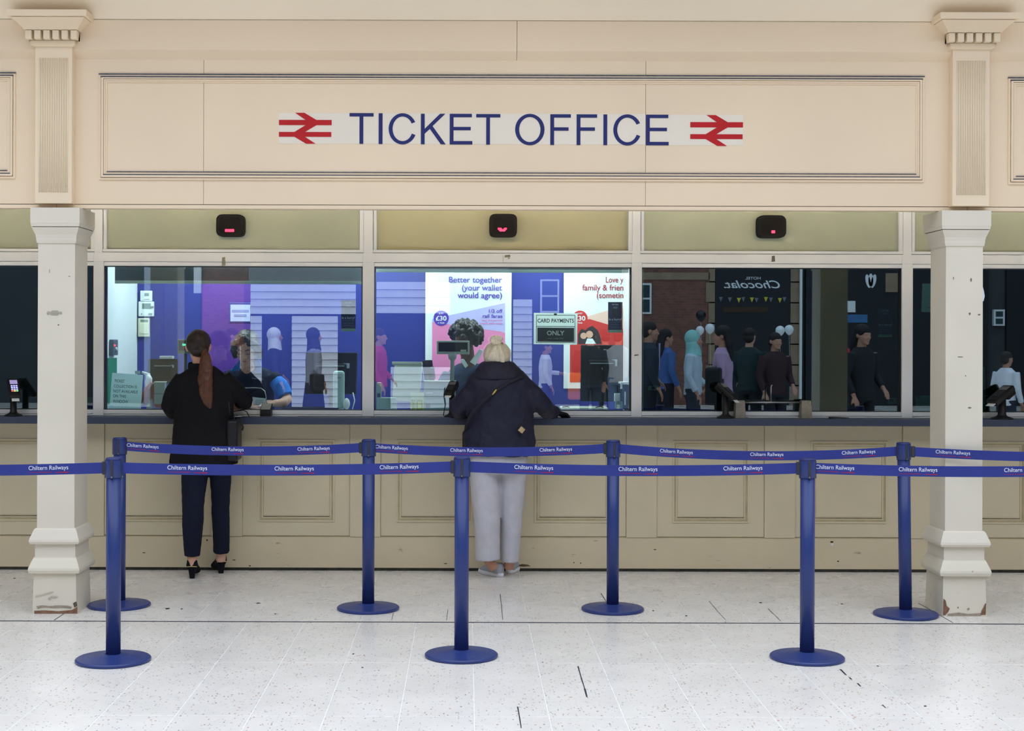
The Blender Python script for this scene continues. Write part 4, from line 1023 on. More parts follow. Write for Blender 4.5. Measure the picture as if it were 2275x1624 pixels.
bm = NB(); ell(bm, P(770, 897, 9.99), (.024, .024, .04)); bm2 = NB(); tube(bm2, [P(783, 909, 10.0), P(788, 890, 10.0), P(784, 872, 10.0)], .004, seg=8)
simple('desk_mouse', 'pale mouse with looped cable at the right end of the clerk\'s desk', 'mouse', [('shell', bm, PALEW, True), ('cable', bm2, PALEW, True)], P(770, 911, 9.99).xyz)
# red phone and white paper roll at the left of the first lit window
REDPL = mat('dark_red_plastic', (150, 30, 44), rough=.4)
bm = NB(); tube(bm, [P(318, 896, 10.0), P(330, 870, 10.0), P(342, 855, 10.0)], [.035, .04, .03], seg=14, side=(1, 0, 0)); bm2 = NB(); tube(bm2, [P(349, 850, 9.97), P(338, 853, 9.97), P(326, 872, 9.97), P(316, 900, 9.97)], .006, seg=8); bm3 = NB(); tube(bm3, [P(340, 862, 10.02), P(346, 884, 10.02), P(352, 905, 10.02)], [.022, .028, .02], seg=12)
simple('red_holdall', 'dark red bag on the desk behind the paper notice', 'bag', [('body', bm, REDPL, True), ('handle', bm2, GREYP, True), ('side', bm3, REDPL, True)], P(330, 905, 10.0).xyz)
bm = NB(); tube(bm, [P(315, 827, 10.05), P(333, 833, 10.05)], .010, seg=10); bm2 = NB(); tube(bm2, [P(328, 832, 10.05), P(331, 842, 10.05), P(330, 846, 10.05), P(332, 912, 10.05)], [.016, .024, .026, .02], seg=12)
simple('spray_bottle', 'white spray bottle beside the small black monitor', 'bottle', [('nozzle', bm, PALEW, True), ('bottle', bm2, PALEW, True)], P(331, 912, 10.05).xyz)
bm = B_(354, 383, 791, 797, 10.13, .07, .002); tag(obj('paper_stack', bm, PALEW), 'white papers lying on top of the small black monitor', 'paper')
# receipt in the clerk's hand
bm = NB(); poly(bm, [(P(a, b, 10.0).x, P(a, b, 10.0).z) for a, b in ((563, 908), (590, 903), (590, 885), (561, 882))], 10.0, 10.0015); rc = tag(obj('receipt', bm, PALEW), 'white printed receipt in front of the dark-haired clerk', 'paper')
for k in range(4):
    bm = NB(); c = P(567, 889 + 4 * k, 9.999); e = P(585, 890.2 + 4 * k, 9.999); box(bm, c.x, e.x, 9.9985, 9.9995, e.z, c.z); obj('text_line', bm, GREYP, rc)
# counter microphone on the shelf
d = 9.74; c = P(591, 911, d)
bm = NB(); a, b_ = P(579, 926.5, d), P(603, 900, d)
zb0 = 1.0665
v = [(a.x, d - .03, zb0), (b_.x, d - .03, zb0), (b_.x, d + .05, zb0), (a.x, d + .05, zb0)]; t = [(a.x, d - .03, PZ(913, d)), (b_.x - .002, d - .03, PZ(913, d)), (b_.x + .002, d + .05, PZ(898, d + .05)), (a.x + .003, d + .05, PZ(898, d + .05))]
A = [bm.verts.new(p) for p in v]; Bv = [bm.verts.new(p) for p in t]
bm.faces.new(A[::-1]); bm.faces.new(Bv)
for i in range(4): bm.faces.new((A[i], A[(i + 1) % 4], Bv[(i + 1) % 4], Bv[i]))
bm2 = NB(); q = [(t[0][0] + .004, d - .024, t[0][2] + .0045), (t[1][0] - .004, d - .024, t[1][2] + .0045), (t[2][0] - .004, d + .044, t[2][2] - .0010), (t[3][0] + .003, d + .044, t[3][2] - .0010)]
A = [bm2.verts.new(Vector(p) + Vector((0, 0, .0012))) for p in q]; bm2.faces.new(A)
simple('speech_unit', 'black speech unit with grey grille on the counter between the customers', 'intercom', [('case', bm, BLACK, False), ('grille', bm2, mat('grey_grille', (150, 158, 150), rough=.5, var=.3, scale=200), False)], (c.x, d, zb0))
bm = NB(); tube(bm, [P(592, 898, 9.94), P(591, 880, 9.95), P(588, 869, 9.96), P(580, 862.5, 9.97), P(566, 861.5, 9.97), P(540, 862, 9.97)], .0035, seg=8)
simple('gooseneck_microphone', 'thin black gooseneck microphone arched before the clerk', 'microphone', [('neck', bm, METAL, True), ('base', B_(586, 598, 897, 908, 9.94, .03), BLACK, False)], P(592, 911, 9.95).xyz)
bm = NB(); tube(bm, [P(518, 914, 9.72), P(541, 911, 9.71), P(548, 915, 9.71), P(553, 924, 9.70), P(552, 930, 9.66)], .003, seg=8); tag(obj('cable', bm, BLACK, smooth=True), 'thin black cable hanging over the counter beside the ponytailed customer', 'cable')

# card terminals on stands
def terminal(px, py, d, rz, label, lit=False, sc=1.0, foot_px=None, tilt=40):
    c = P(px, py, d); zc = 1.0665
    root = empty('card_terminal', (c.x, d, zc)); tag(root, label, 'card terminal', 'card terminals on the counter')
    bm = NB(); lathe(bm, (c.x, d, zc), [(.062 * sc, 0), (.060 * sc, .006), (.03 * sc, .02), (.022 * sc, .03), (.021 * sc, max(.05, c.z - zc)), (0, max(.05, c.z - zc))], 28); obj('stand', bm, BLACK, root, smooth=True)
    Mz = Matrix.Translation((c.x, d, c.z)) @ Euler((0, 0, R(rz))).to_matrix().to_4x4() @ Euler((R(tilt), 0, 0)).to_matrix().to_4x4()
    def part(nm, size, loc, m, bev=.004, par=root):
        bm = NB(); obox(bm, (0, 0, 0), tuple(s * sc for s in size), (0, 0, 0), bev=bev); bmesh.ops.transform(bm, matrix=Mz @ Matrix.Translation(Vector(loc) * sc), verts=bm.verts); return obj(nm, bm, m, par)
    bd = part('body', (.075, .165, .035), (0, 0, .02), BLACK, .010)
    part('rear_hump', (.062, .07, .03), (0, .05, -.005), BLACKM, .010)
    part('screen', (.05, .035, .003), (0, .045, .038), emission('terminal_screen', (150, 140, 190), .35) if lit else mat('terminal_grey', (120, 120, 126), rough=.4), .0005, bd)
    km = emission('lit_key', (150, 150, 255), 1.0) if lit else mat('key_grey', (70, 72, 78), rough=.5)
    for r in range(4):
        for k in range(3): part('key', (.012, .008, .003), (-.016 + .016 * k, .012 - .015 * r, .038), km if r < 3 or not lit else emission('lit_key_%d' % k, ((255, 90, 90), (255, 230, 120), (120, 240, 150))[k], 1.0), .0008, bd)
    part('card', (.05, .03, .002), (0, -.092, .016), PALEW, .0005, bd)
    return root
terminal(30, 868, 9.72, 28, 'black card terminal with glowing keys at the far left', lit=True, tilt=48)
terminal(1004, 868, 9.76, -20, 'black card terminal beside the grey-haired customer', tilt=35, sc=.9)
terminal(1612, 875, 9.72, 50, 'black card terminal on a stand before the dark window', tilt=40)
terminal(2226, 885, 9.70, -60, 'black card terminal at the far right edge', tilt=30, sc=1.25)
bm = NB(); tube(bm, [P(988, 862, 9.74), P(986, 880, 9.73), P(989, 900, 9.72), P(985, 924, 9.72)], .003, seg=8); tag(obj('cable', bm, BLACK, smooth=True), 'thin black cable dropping from the terminal by the grey-haired customer', 'cable')

# two stone-grey brackets with a rail, before the dark window
STONE = mat('grey_speckled_bracket', (142, 136, 124), rough=.8, var=.15, scale=60)
root = empty('counter_rail', (P(1717, 926, 9.74).x, 9.74, 1.0665)); tag(root, 'metal rail with upright rod on two stone-grey brackets before the dark window', 'rail')
for x0, x1 in ((1634, 1654), (1780, 1801)):
    a, b_ = P(x0, 926, 9.74), P(x1, 890, 9.74); bm = NB()
    frustum(bm, (a.x + b_.x) / 2, 9.755, 1.0665, (b_.x - a.x) / 2 + .005, .045, b_.z, (b_.x - a.x) / 2 - .001, .03); obj('bracket', bm, STONE, root)
bm = NB(); tube(bm, [P(1650, 894, 9.755), P(1783, 894, 9.755)], .006, seg=10); obj('rail', bm, METAL, root, smooth=True)
bm = NB(); tube(bm, [P(1713, 894, 9.755), P(1713, 860, 9.755), P(1715, 855, 9.75)], .005, seg=10); obj('rod', bm, METAL, root, smooth=True)
bm = NB(); tube(bm, [(P(1841, 927, 9.70).x, 9.70, 1.072), (P(1852, 927, 9.70).x, 9.70, 1.073), (P(1886, 927, 9.705).x, 9.705, 1.071)], [.006, .005, .003], seg=10); pn = tag(obj('pen', bm, BLACK, smooth=True), 'black pen lying on the counter before the dark window', 'pen')
bm = NB(); box(bm, P(1665, 926, 9.72).x, P(1778, 926, 9.72).x, 9.70, 9.78, 1.0662, 1.069, bev=.001, seg=1); tag(obj('steel_tray', bm, METAL), 'shallow steel pass tray in the counter between the brackets', 'tray')
bm = NB(); box(bm, P(520, 926, 9.72).x, P(660, 926, 9.72).x, 9.70, 9.78, 1.0662, 1.069, bev=.001, seg=1); tag(obj('steel_tray', bm, METAL), 'shallow steel pass tray in the counter before the dark-haired clerk', 'tray')
# inside the dark window: pale papers on the desk edge
bm = NB(); obox(bm, P(1497, 909, 10.0), (.17, .1, .004), (R(6), 0, 0)); tag(obj('paper_stack', bm, GREYP), 'grey papers on the desk behind the dark window', 'paper')

# ================================================================== PEOPLE
def add(bm, sub, M):
    bmesh.ops.transform(sub, matrix=M, verts=sub.verts)
    me = bpy.data.meshes.new('t'); sub.to_mesh(me); sub.free(); bm.from_mesh(me); bpy.data.meshes.remove(me)
def head_shape():
    """head about its middle, facing -y"""
    b = NB()
    ell(b, (0, .014, .030), (.074, .092, .086)); ell(b, (0, -.028, -.028), (.061, .060, .078)); ell(b, (0, -.038, -.072), (.046, .045, .040)); ell(b, (0, -.071, -.096), (.021, .018, .017))
    tube(b, [(0, -.080, .014), (0, -.098, -.014), (0, -.106, -.028), (0, -.098, -.036)], [.008, .011, .014, .011], seg=10)
    for s in (-1, 1):
        ell(b, (s * .012, -.094, -.032), (.010, .011, .008), u=10, v=8)
        ell(b, (s * .030, -.077, .019), (.025, .013, .008)); ell(b, (s * .034, -.062, -.026), (.025, .022, .022)); ell(b, (s * .030, -.076, .000), (.015, .012, .010))
        ell(b, (s * .075, .014, -.006), (.010, .019, .031), (0, s * .2, s * -.3))
    ell(b, (0, -.083, -.057), (.022, .010, .006)); ell(b, (0, -.081, -.067), (.019, .010, .007))
    return b
def hand(bm, wrist, d, n, side=1, curl=.5, sc=1.0):
    """palm, four bent fingers of unequal length and a thumb leaving the side of the palm"""
    w = Vector(wrist); d = Vector(d).normalized(); n = Vector(n); n = (n - d * n.dot(d)).normalized(); s = d.cross(n) * side
    tube(bm, [w - d * .01, w + d * .03 * sc, w + d * .065 * sc, w + d * .092 * sc], [(.024 * sc, .018 * sc), (.034 * sc, .017 * sc), (.041 * sc, .015 * sc), (.038 * sc, .011 * sc)], seg=14, side=s)
    for k, (o, L) in enumerate(((.031, .068), (.0105, .078), (-.0105, .072), (-.031, .055))):
        p = w + d * (.086 - abs(k - 1.2) * .004) * sc + s * o * sc; pts = [p - d * .012 * sc]; a = .12; dirv = d
        pts.append(p)
        for q, f in enumerate((.45, .32, .23)):
            a += curl * (1.0 if q else .8)
            dirv = d * math.cos(a) - n * math.sin(a)
            p = p + dirv * L * f * sc; pts.append(p)
        tube(bm, pts, [.0095 * sc, .0095 * sc, .0085 * sc, .008 * sc, .0068 * sc], seg=10)
    p = w + d * .022 * sc + s * .026 * sc; t1 = (d * .55 + s * .75 - n * .25).normalized(); t2 = (d * .85 + s * .25 - n * .45).normalized()
    tube(bm, [p - t1 * .01, p + t1 * .030 * sc, p + t1 * .030 * sc + t2 * .026 * sc, p + t1 * .030 * sc + t2 * .048 * sc], [.014 * sc, .0115 * sc, .010 * sc, .0075 * sc], seg=10)
SKIN = mat('fair_skin', (214, 166, 142), rough=.5, var=.05, scale=20, spec=.4)
SKIN2 = mat('tanned_skin', (190, 140, 116), rough=.5, var=.05, scale=20)
SKIN3 = mat('brown_skin', (112, 76, 60), rough=.45, var=.06, scale=20)
def strands(name, col, rough=.4, scale=(60, 60, 5), dark=.45, lite=1.35):
    """hair: colour and relief stretched along the strands"""
    m = mat(name, col, rough=rough, var=0, scale=3, spec=.5); nt = m.node_tree; b = nt.nodes['Principled BSDF']
    geo = [n for n in nt.nodes if n.type == 'NEW_GEOMETRY'][0]; nz = [n for n in nt.nodes if n.type == 'TEX_NOISE'][0]; rp = [n for n in nt.nodes if n.type == 'VALTORGB'][0]
    mp = nt.nodes.new('ShaderNodeMapping'); mp.inputs['Scale'].default_value = scale
    nt.links.new(geo.outputs['Position'], mp.inputs['Vector']); nt.links.new(mp.outputs['Vector'], nz.inputs['Vector']); nz.inputs['Scale'].default_value = 3.0
    c = rgb(col); rp.color_ramp.elements[0].color = tuple(v * dark for v in c[:3]) + (1,); rp.color_ramp.elements[1].color = tuple(min(1, v * lite) for v in c[:3]) + (1,)
    bp = nt.nodes.new('ShaderNodeBump'); bp.inputs['Strength'].default_value = .5; bp.inputs['Distance'].default_value = .004
    nt.links.new(nz.outputs['Fac'], bp.inputs['Height']); nt.links.new(bp.outputs['Normal'], b.inputs['Normal'])
    return m
BROWNH = strands('dark_brown_hair', (44, 28, 22)); TAILH = strands('brown_ponytail_hair', (92, 52, 30)); BLOND = strands('pale_blonde_hair', (242, 232, 206), dark=.78, lite=1.12); DARKH = strands('black_brown_hair', (34, 28, 28))
def rows(lst, d, shrink=0.0):
    """(py, left px, right px, half depth) -> loft rings at distance d"""
    out = []
    for py, a, b_, ry in lst:
        out.append((PZ(py, d, (a + b_) / 2), (PX(a, d) + PX(b_, d)) / 2, d, max(.02, (PX(b_, d) - PX(a, d)) / 2 - shrink), max(.02, ry - shrink)))
    return sorted(out)
def heeled_shoe(root, x, y, ang, m, heel=.075):
    """court shoe on a block heel, toe towards +y turned by ang"""
    Mz = Matrix.Translation((x, y, 0)) @ Matrix.Rotation(R(ang), 4, 'Z')
    b = NB()
    tube(b, [(0, -.012, heel + .075), (0, -.008, heel + .045), (0, -.002, heel + .012), (0, .004, heel - .008)], [(.024, .016), (.034, .026), (.040, .032), (.034, .026)], seg=18, side=(1, 0, 0))
    tube(b, [(0, .0, heel + .02), (0, .06, heel * .72 + .018), (0, .12, heel * .28 + .022), (0, .175, .024), (0, .205, .020)], [(.038, .030), (.036, .022), (.043, .024), (.036, .020), (.018, .012)], seg=18, side=(1, 0, 0))
    bmesh.ops.transform(b, matrix=Mz, verts=b.verts); sh = fuse('shoe', b, m, root, voxel=.005, it=3)
    b = NB(); frustum(b, 0, .004, 0, .014, .014, heel + .005, .026, .026); bmesh.ops.transform(b, matrix=Mz, verts=b.verts); obj('heel', b, m, sh)
    b = NB(); pts = [(.040 * math.sin(t), .0 - .036 * math.cos(t), heel + .010 - .004 * abs(math.sin(t))) for t in [R(-55 + 11 * k) for k in range(11)]]
    tube(b, pts, .0028, seg=8); bmesh.ops.transform(b, matrix=Mz, verts=b.verts); obj('gold_band', b, mat('pale_gold', (216, 196, 150), rough=.3, metal=.5), sh, smooth=True)
def sneaker(root, x, y, ang, mu, ms):
    Mz = Matrix.Translation((x, y, 0)) @ Matrix.Rotation(R(ang), 4, 'Z')
    b = NB()
    tube(b, [(0, .0, .090), (0, .004, .055), (0, .014, .03)], [(.034, .034), (.038, .042), (.040, .045)], seg=18, side=(1, 0, 0))
    tube(b, [(0, -.025, .034), (0, .03, .042), (0, .10, .042), (0, .16, .032), (0, .205, .026)], [(.030, .022), (.040, .034), (.044, .030), (.042, .022), (.02, .012)], seg=18, side=(1, 0, 0))
    bmesh.ops.transform(b, matrix=Mz, verts=b.verts); sh = fuse('shoe', b, mu, root, voxel=.006, it=3)
    b = NB(); n = 32; out = []
    for k in range(n):
        t = 2 * math.pi * k / n; yy = .088 + .132 * math.cos(t); xx = (.042 + .006 * math.cos(t)) * math.sin(t) ** 1 if abs(math.sin(t)) > 0 else 0
        out.append((xx * 1.06, yy))
    lo = [b.verts.new((a * .97, c, 0)) for a, c in out]; mid = [b.verts.new((a * 1.06, c + (.006 if c > .1 else -.006), .014)) for a, c in out]; hi = [b.verts.new((a, c, .028)) for a, c in out]
    b.faces.new(lo[::-1]); b.faces.new(hi)
    for u_, v_ in ((lo, mid), (mid, hi)):
        for k in range(n): b.faces.new((u_[k], u_[(k + 1) % n], v_[(k + 1) % n], v_[k]))
    bmesh.ops.transform(b, matrix=Mz, verts=b.verts); obj('sole', b, ms, sh, smooth=True)

# ------------------------------------------------------------------ customer with ponytail
JACK = mat('black_wool_jacket', (22, 21, 24), rough=.85, var=.15, scale=8, bump=.1, bscale=150, spec=.2)
NAVYT = mat('navy_trousers', (24, 28, 46), rough=.85, var=.12, scale=8, spec=.2)
BSUEDE = mat('black_suede', (20, 20, 26), rough=.9, var=.1, spec=.2)
d = 9.45
root = empty('person', (P(460, 1280, d).x, d, 0)); tag(root, 'person with long brown ponytail in black jacket and heeled shoes leaning on the counter', 'person', 'customers at the counter')
trs = [(812, 432, 476, .05), (822, 412, 490, .075), (832, 399, 503, .092), (850, 393, 514, .108), (880, 392, 520, .112), (920, 388, 520, .108), (955, 385, 521, .112), (990, 381, 526, .120), (1031, 376, 531, .125)]
aL = [P(410, 842, 9.45), P(386, 872, 9.44), P(376, 903, 9.46), P(384, 916, 9.55), P(408, 917, 9.69)]
aR = [P(494, 842, 9.45), P(523, 866, 9.46), P(543, 888, 9.50), P(545, 894, 9.60), P(532, 897, 9.72)]
# body
bm = NB()
hc = P(441.5, 772, 9.47)
add(bm, head_shape(), Matrix.Translation(hc) @ Matrix.Rotation(R(180), 4, 'Z') @ Matrix.Rotation(R(12), 4, 'X'))
tube(bm, [hc + Vector((0, -.005, -.03)), P(444, 806, 9.46), P(447, 830, 9.45)], [.050, .050, .062], seg=18)
loft(bm, rows(trs[1:], d, .02)); tube(bm, aL, [.045, .042, .036, .030, .024]); tube(bm, aR, [.045, .042, .036, .030, .024])
hand(bm, aL[-1], (.3, 1, -.15), (0, .1, 1), 1, .25); hand(bm, aR[-1], (-.4, 1, -.25), (0, .1, 1), -1, .35)
legL = [P(434, 1000, 9.47), P(432, 1060, 9.47), P(429, 1120, 9.45), P(428, 1165, 9.46), P(427, 1235, 9.472), P(427, 1258, 9.475)]
legR = [P(488, 1000, 9.48), P(490, 1060, 9.51), P(490, 1120, 9.57), P(491, 1165, 9.61), P(492, 1226, 9.66), P(490, 1247, 9.67)]
tube(bm, legL, [.07, .066, .05, .048, .034, .034]); tube(bm, legR, [.07, .058, .046, .044, .034, .034])
fuse('body', bm, SKIN, root, voxel=.007, it=3)
bm = NB(); loft(bm, rows(trs, d), seg=32); tube(bm, aL, [.068, .062, .056, .050, .040], seg=16); tube(bm, aR, [.068, .060, .055, .050, .040], seg=16)
jk = fuse('jacket', bm, JACK, root, voxel=.008, it=10, wrinkle=.012, wscale=.09)
bm = NB(); rr = [P(442, 812, 9.45) + Vector((.064 * math.cos(t), .060 * math.sin(t), .006 * math.sin(t))) for t in [k * 2 * math.pi / 24 for k in range(25)]]
tube(bm, rr, [(.022, .010)] * 25, seg=10, side=(0, 0, 1)); fuse('collar', bm, JACK, jk, voxel=.006, it=2)
bm = NB(); tube(bm, legL[:5], [.088, .087, .073, .071, .052], seg=18); tube(bm, legR[:5], [.086, .072, .061, .060, .054], seg=18); ell(bm, P(460, 1005, 9.475), (.19, .115, .10))
fuse('trousers', bm, NAVYT, root, voxel=.008, it=4, wrinkle=.010, wscale=.08)
heeled_shoe(root, legL[-1].x, 9.475, 4, BSUEDE); heeled_shoe(root, legR[-1].x, 9.69, 22, BSUEDE)
bm = NB()
ell(bm, hc + Vector((0, -.006, .030)), (.084, .098, .092)); ell(bm, hc + Vector((.01, -.040, -.012)), (.066, .060, .055)); ell(bm, hc + Vector((.03, -.085, -.015)), (.028, .026, .030))
fuse('hair', bm, BROWNH, root, voxel=.006, it=3, wrinkle=.004, wscale=.03)
bm = NB()
tail = [P(452, 778, 9.39), P(457, 790, 9.365), P(457, 815, 9.36), P(456, 845, 9.345), P(458, 875, 9.34), P(462, 895, 9.345), P(468, 908, 9.35)]
tube(bm, tail, [(.020, .018), (.032, .026), (.046, .030), (.050, .028), (.046, .024), (.032, .018), (.010, .008)], seg=18, side=(1, 0, 0))
fuse('ponytail', bm, TAILH, root, voxel=.006, it=2, wrinkle=.012, wscale=.03)
bm = NB(); tube(bm, [tail[0] + Vector((-.026, 0, -.004)), tail[0] + Vector((0, -.024, -.01)), tail[0] + Vector((.026, 0, -.012))], .007, seg=8); obj('hair_tie', bm, BLACK, root, smooth=True)
# her bag
bag = empty('handbag', (P(521, 1018, 9.42).x, 9.42, PZ(1018, 9.42))); tag(bag, 'black handbag hanging at the ponytailed customer\'s right side', 'bag')
LEATHER = mat('black_leather', (24, 24, 28), rough=.4, var=.1, scale=20, bump=.1)
a, b_ = P(506, 1024, 9.42), P(531, 932, 9.42); bm = NB(); box(bm, a.x, b_.x, 9.36, 9.56, a.z, b_.z, bev=.018, seg=3); obj('bag_body', bm, LEATHER, bag)
bm = NB(); tube(bm, [P(521, 936, 9.46), P(527, 924, 9.46), P(536, 934, 9.45), P(540, 950, 9.44), P(538, 956, 9.44)], .006, seg=8); obj('handle', bm, LEATHER, bag, smooth=True)
bm = NB(); tube(bm, [P(512, 934, 9.40), P(506, 880, 9.40), P(500, 836, 9.41), P(500, 826, 9.46)], .006, seg=8); obj('strap', bm, LEATHER, bag, smooth=True)
bm = NB(); tube(bm, [P(519, 926, 9.41), P(538, 924.5, 9.42)], .003, seg=8); obj('clasp', bm, METAL, bag, smooth=True)

# ------------------------------------------------------------------ customer with blonde bun
COAT = mat('navy_quilted_coat', (30, 30, 52), rough=.55, var=.15, scale=10, bump=.25, bscale=40, spec=.35)
GREYT = mat('pale_grey_linen_trousers', (196, 194, 200), rough=.85, var=.05, scale=20, bump=.08, bscale=200)
d = 9.45
root = empty('person', (P(1105, 1280, d).x, d, 0)); tag(root, 'person with pale blonde bun in navy coat and light grey trousers at the counter', 'person', 'customers at the counter')
trs = [(806, 1082, 1132, .065), (818, 1062, 1152, .088), (832, 1044, 1172, .105), (848, 1034, 1186, .122), (862, 1036, 1186, .130), (880, 1043, 1182, .135), (920, 1040, 1185, .14), (950, 1035, 1188, .145), (985, 1030, 1190, .15), (1012, 1027, 1189, .15)]
aL = [P(1070, 862, 9.46), P(1040, 884, 9.46), P(1019, 904, 9.48), P(1022, 914, 9.58), P(1030, 916, 9.70)]
aR = [P(1156, 862, 9.46), P(1186, 884, 9.46), P(1206, 902, 9.49), P(1216, 913, 9.58), P(1233, 916, 9.66)]
bm = NB(); hc = P(1104.5, 796, 9.48)
add(bm, head_shape(), Matrix.Translation(hc) @ Matrix.Rotation(R(180), 4, 'Z') @ Matrix.Rotation(R(14), 4, 'X'))
tube(bm, [hc + Vector((0, 0, -.03)), P(1105, 812, 9.46), P(1107, 840, 9.45)], [.052, .054, .066], seg=18)
loft(bm, rows(trs[1:], d, .025)); tube(bm, aL, [.055, .052, .045, .034, .026]); tube(bm, aR, [.055, .052, .045, .034, .026])
hand(bm, aL[-1], (.2, 1, -.15), (0, .1, 1), 1, .3)
legL = [P(1078, 1000, 9.46), P(1076, 1060, 9.465), P(1080, 1120, 9.47), P(1083, 1200, 9.485), P(1084, 1243, 9.49), P(1098, 1262, 9.515)]
legR = [P(1137, 1000, 9.47), P(1139, 1060, 9.50), P(1137, 1120, 9.53), P(1134, 1200, 9.57), P(1132, 1247, 9.58), P(1130, 1262, 9.60)]
tube(bm, legL, [.075, .075, .055, .05, .036, .036]); tube(bm, legR, [.075, .07, .055, .05, .036, .036])
fuse('body', bm, SKIN2, root, voxel=.007, it=3)
bm = NB(); loft(bm, rows(trs, d), seg=32); tube(bm, aL, [.090, .082, .072, .060, .048], seg=16); tube(bm, aR, [.090, .078, .066, .056, .044], seg=16)
ct = fuse('coat', bm, COAT, root, voxel=.008, it=14, wrinkle=.022, wscale=.085)
bm = NB(); loft(bm, [(PZ(842, d), hc.x + .01, d - .005, .185, .12), (PZ(832, d), hc.x + .008, d - .005, .175, .118), (PZ(818, d), hc.x + .005, d, .145, .108), (PZ(806, d), hc.x + .003, d + .005, .112, .095), (PZ(803, d), hc.x + .002, d + .008, .095, .085)], seg=32)
fuse('collar', bm, COAT, ct, voxel=.007, it=3, wrinkle=.010, wscale=.05)
bm = NB(); c = P(1159, 955, 9.3); obox(bm, (c.x, 9.298, c.z), (.034, .006, .034), (0, R(38), R(-12)), bev=.001, seg=1); obj('badge', bm, mat('tan_badge', (196, 168, 130), rough=.5, var=.2, scale=80), ct)
bm = NB(); obox(bm, (c.x, 9.302, c.z), (.048, .006, .048), (0, R(38), R(-12)), bev=.001, seg=1); obj('badge_rim', bm, BLACK, ct)
bm = NB(); hand(bm, aR[-1] + Vector((0, .0, 0)), (.75, .55, -.22), (0, .2, 1), -1, .45, 1.0); fuse('glove', bm, mat('black_glove', (18, 18, 20), rough=.7, var=.1), root, voxel=.004, it=1)
bm = NB(); tube(bm, legL[:5], [.100, .098, .092, .084, .083], seg=20); tube(bm, legR[:5], [.100, .092, .080, .068, .062], seg=20); loft(bm, rows([(985, 1040, 1174, .12), (1020, 1041, 1173, .13), (1050, 1044, 1170, .12)], 9.46))
tr = fuse('trousers', bm, GREYT, root, voxel=.008, it=4, wrinkle=.010, wscale=.12)
SNK = mat('grey_knit_shoe', (168, 170, 176), rough=.85, var=.08, scale=60, bump=.1, bscale=300); SNS = mat('white_rubber_sole', (232, 232, 236), rough=.6, var=.03)
g1, g2 = ground(1108, 1281), ground(1134, 1274)
sneaker(root, g1.x, g1.y, 34, SNK, SNS); sneaker(root, g2.x, g2.y + .02, -14, SNK, SNS)
bm = NB(); ell(bm, hc + Vector((0, -.004, .022)), (.094, .108, .092)); ell(bm, hc + Vector((0, -.05, -.04)), (.070, .055, .045))
tube(bm, [hc + Vector((.035, -.095, -.03)), hc + Vector((.030, -.105, .02)), hc + Vector((.012, -.098, .062)), hc + Vector((.004, -.078, .090))], [.016, .022, .020, .014], seg=14)
tube(bm, [hc + Vector((-.055, -.075, -.01)), hc + Vector((-.035, -.092, .04)), hc + Vector((-.010, -.080, .084))], [.014, .018, .013], seg=12)
fuse('hair', bm, BLOND, root, voxel=.0045, it=2, wrinkle=.008, wscale=.02)
bm = NB(); bc = P(1103, 759, 9.405)
ell(bm, bc, (.034, .030, .026)); tube(bm, [bc + Vector((.034 * math.cos(t), -.022 - .004 * t / 6, .012 + .020 * math.sin(t))) for t in [k * .55 for k in range(11)]], [.012] * 10 + [.006], seg=10)
tube(bm, [bc + Vector((.012, -.01, .018)), bc + Vector((.030, -.01, .022)), bc + Vector((.044, -.008, .010))], [.010, .008, .004], seg=10)
fuse('bun', bm, BLOND, root, voxel=.004, it=1, wrinkle=.005, wscale=.015)
bag = empty('shoulder_bag', (P(1040, 960, 9.5).x, 9.5, PZ(1008, 9.5))); tag(bag, 'black crossbody bag with gold buckled strap across the navy coat', 'bag')
a, b_ = P(1027, 1006, 9.5), P(1050, 960, 9.5); bm = NB(); box(bm, a.x, b_.x, 9.44, 9.66, a.z, b_.z, bev=.015, seg=3); obj('bag_body', bm, LEATHER, bag)
bm = NB(); tube(bm, [P(1166, 832, 9.40), P(1160, 836, 9.335), P(1130, 850, 9.315), P(1098, 871, 9.305), P(1070, 895, 9.300), P(1048, 918, 9.310), P(1036, 945, 9.36), P(1034, 962, 9.46)], [(.003, .011)] * 8, seg=10, side=(0, 1, 0)); obj('strap', bm, mat('dark_navy_strap', (22, 22, 36), rough=.6), bag, smooth=True)
bm = NB(); c = P(1098.5, 871, 9.297); rr = [(c.x + (.013 * math.cos(t)) * math.cos(.8) - (.017 * math.sin(t)) * math.sin(-.7), c.y, c.z + (.013 * math.cos(t)) * .6 + .016 * math.sin(t)) for t in [k * 2 * math.pi / 20 for k in range(21)]]
tube(bm, rr, .0025, seg=8); obj('buckle', bm, mat('gold_metal', (220, 190, 110), rough=.25, metal=.8), bag, smooth=True)

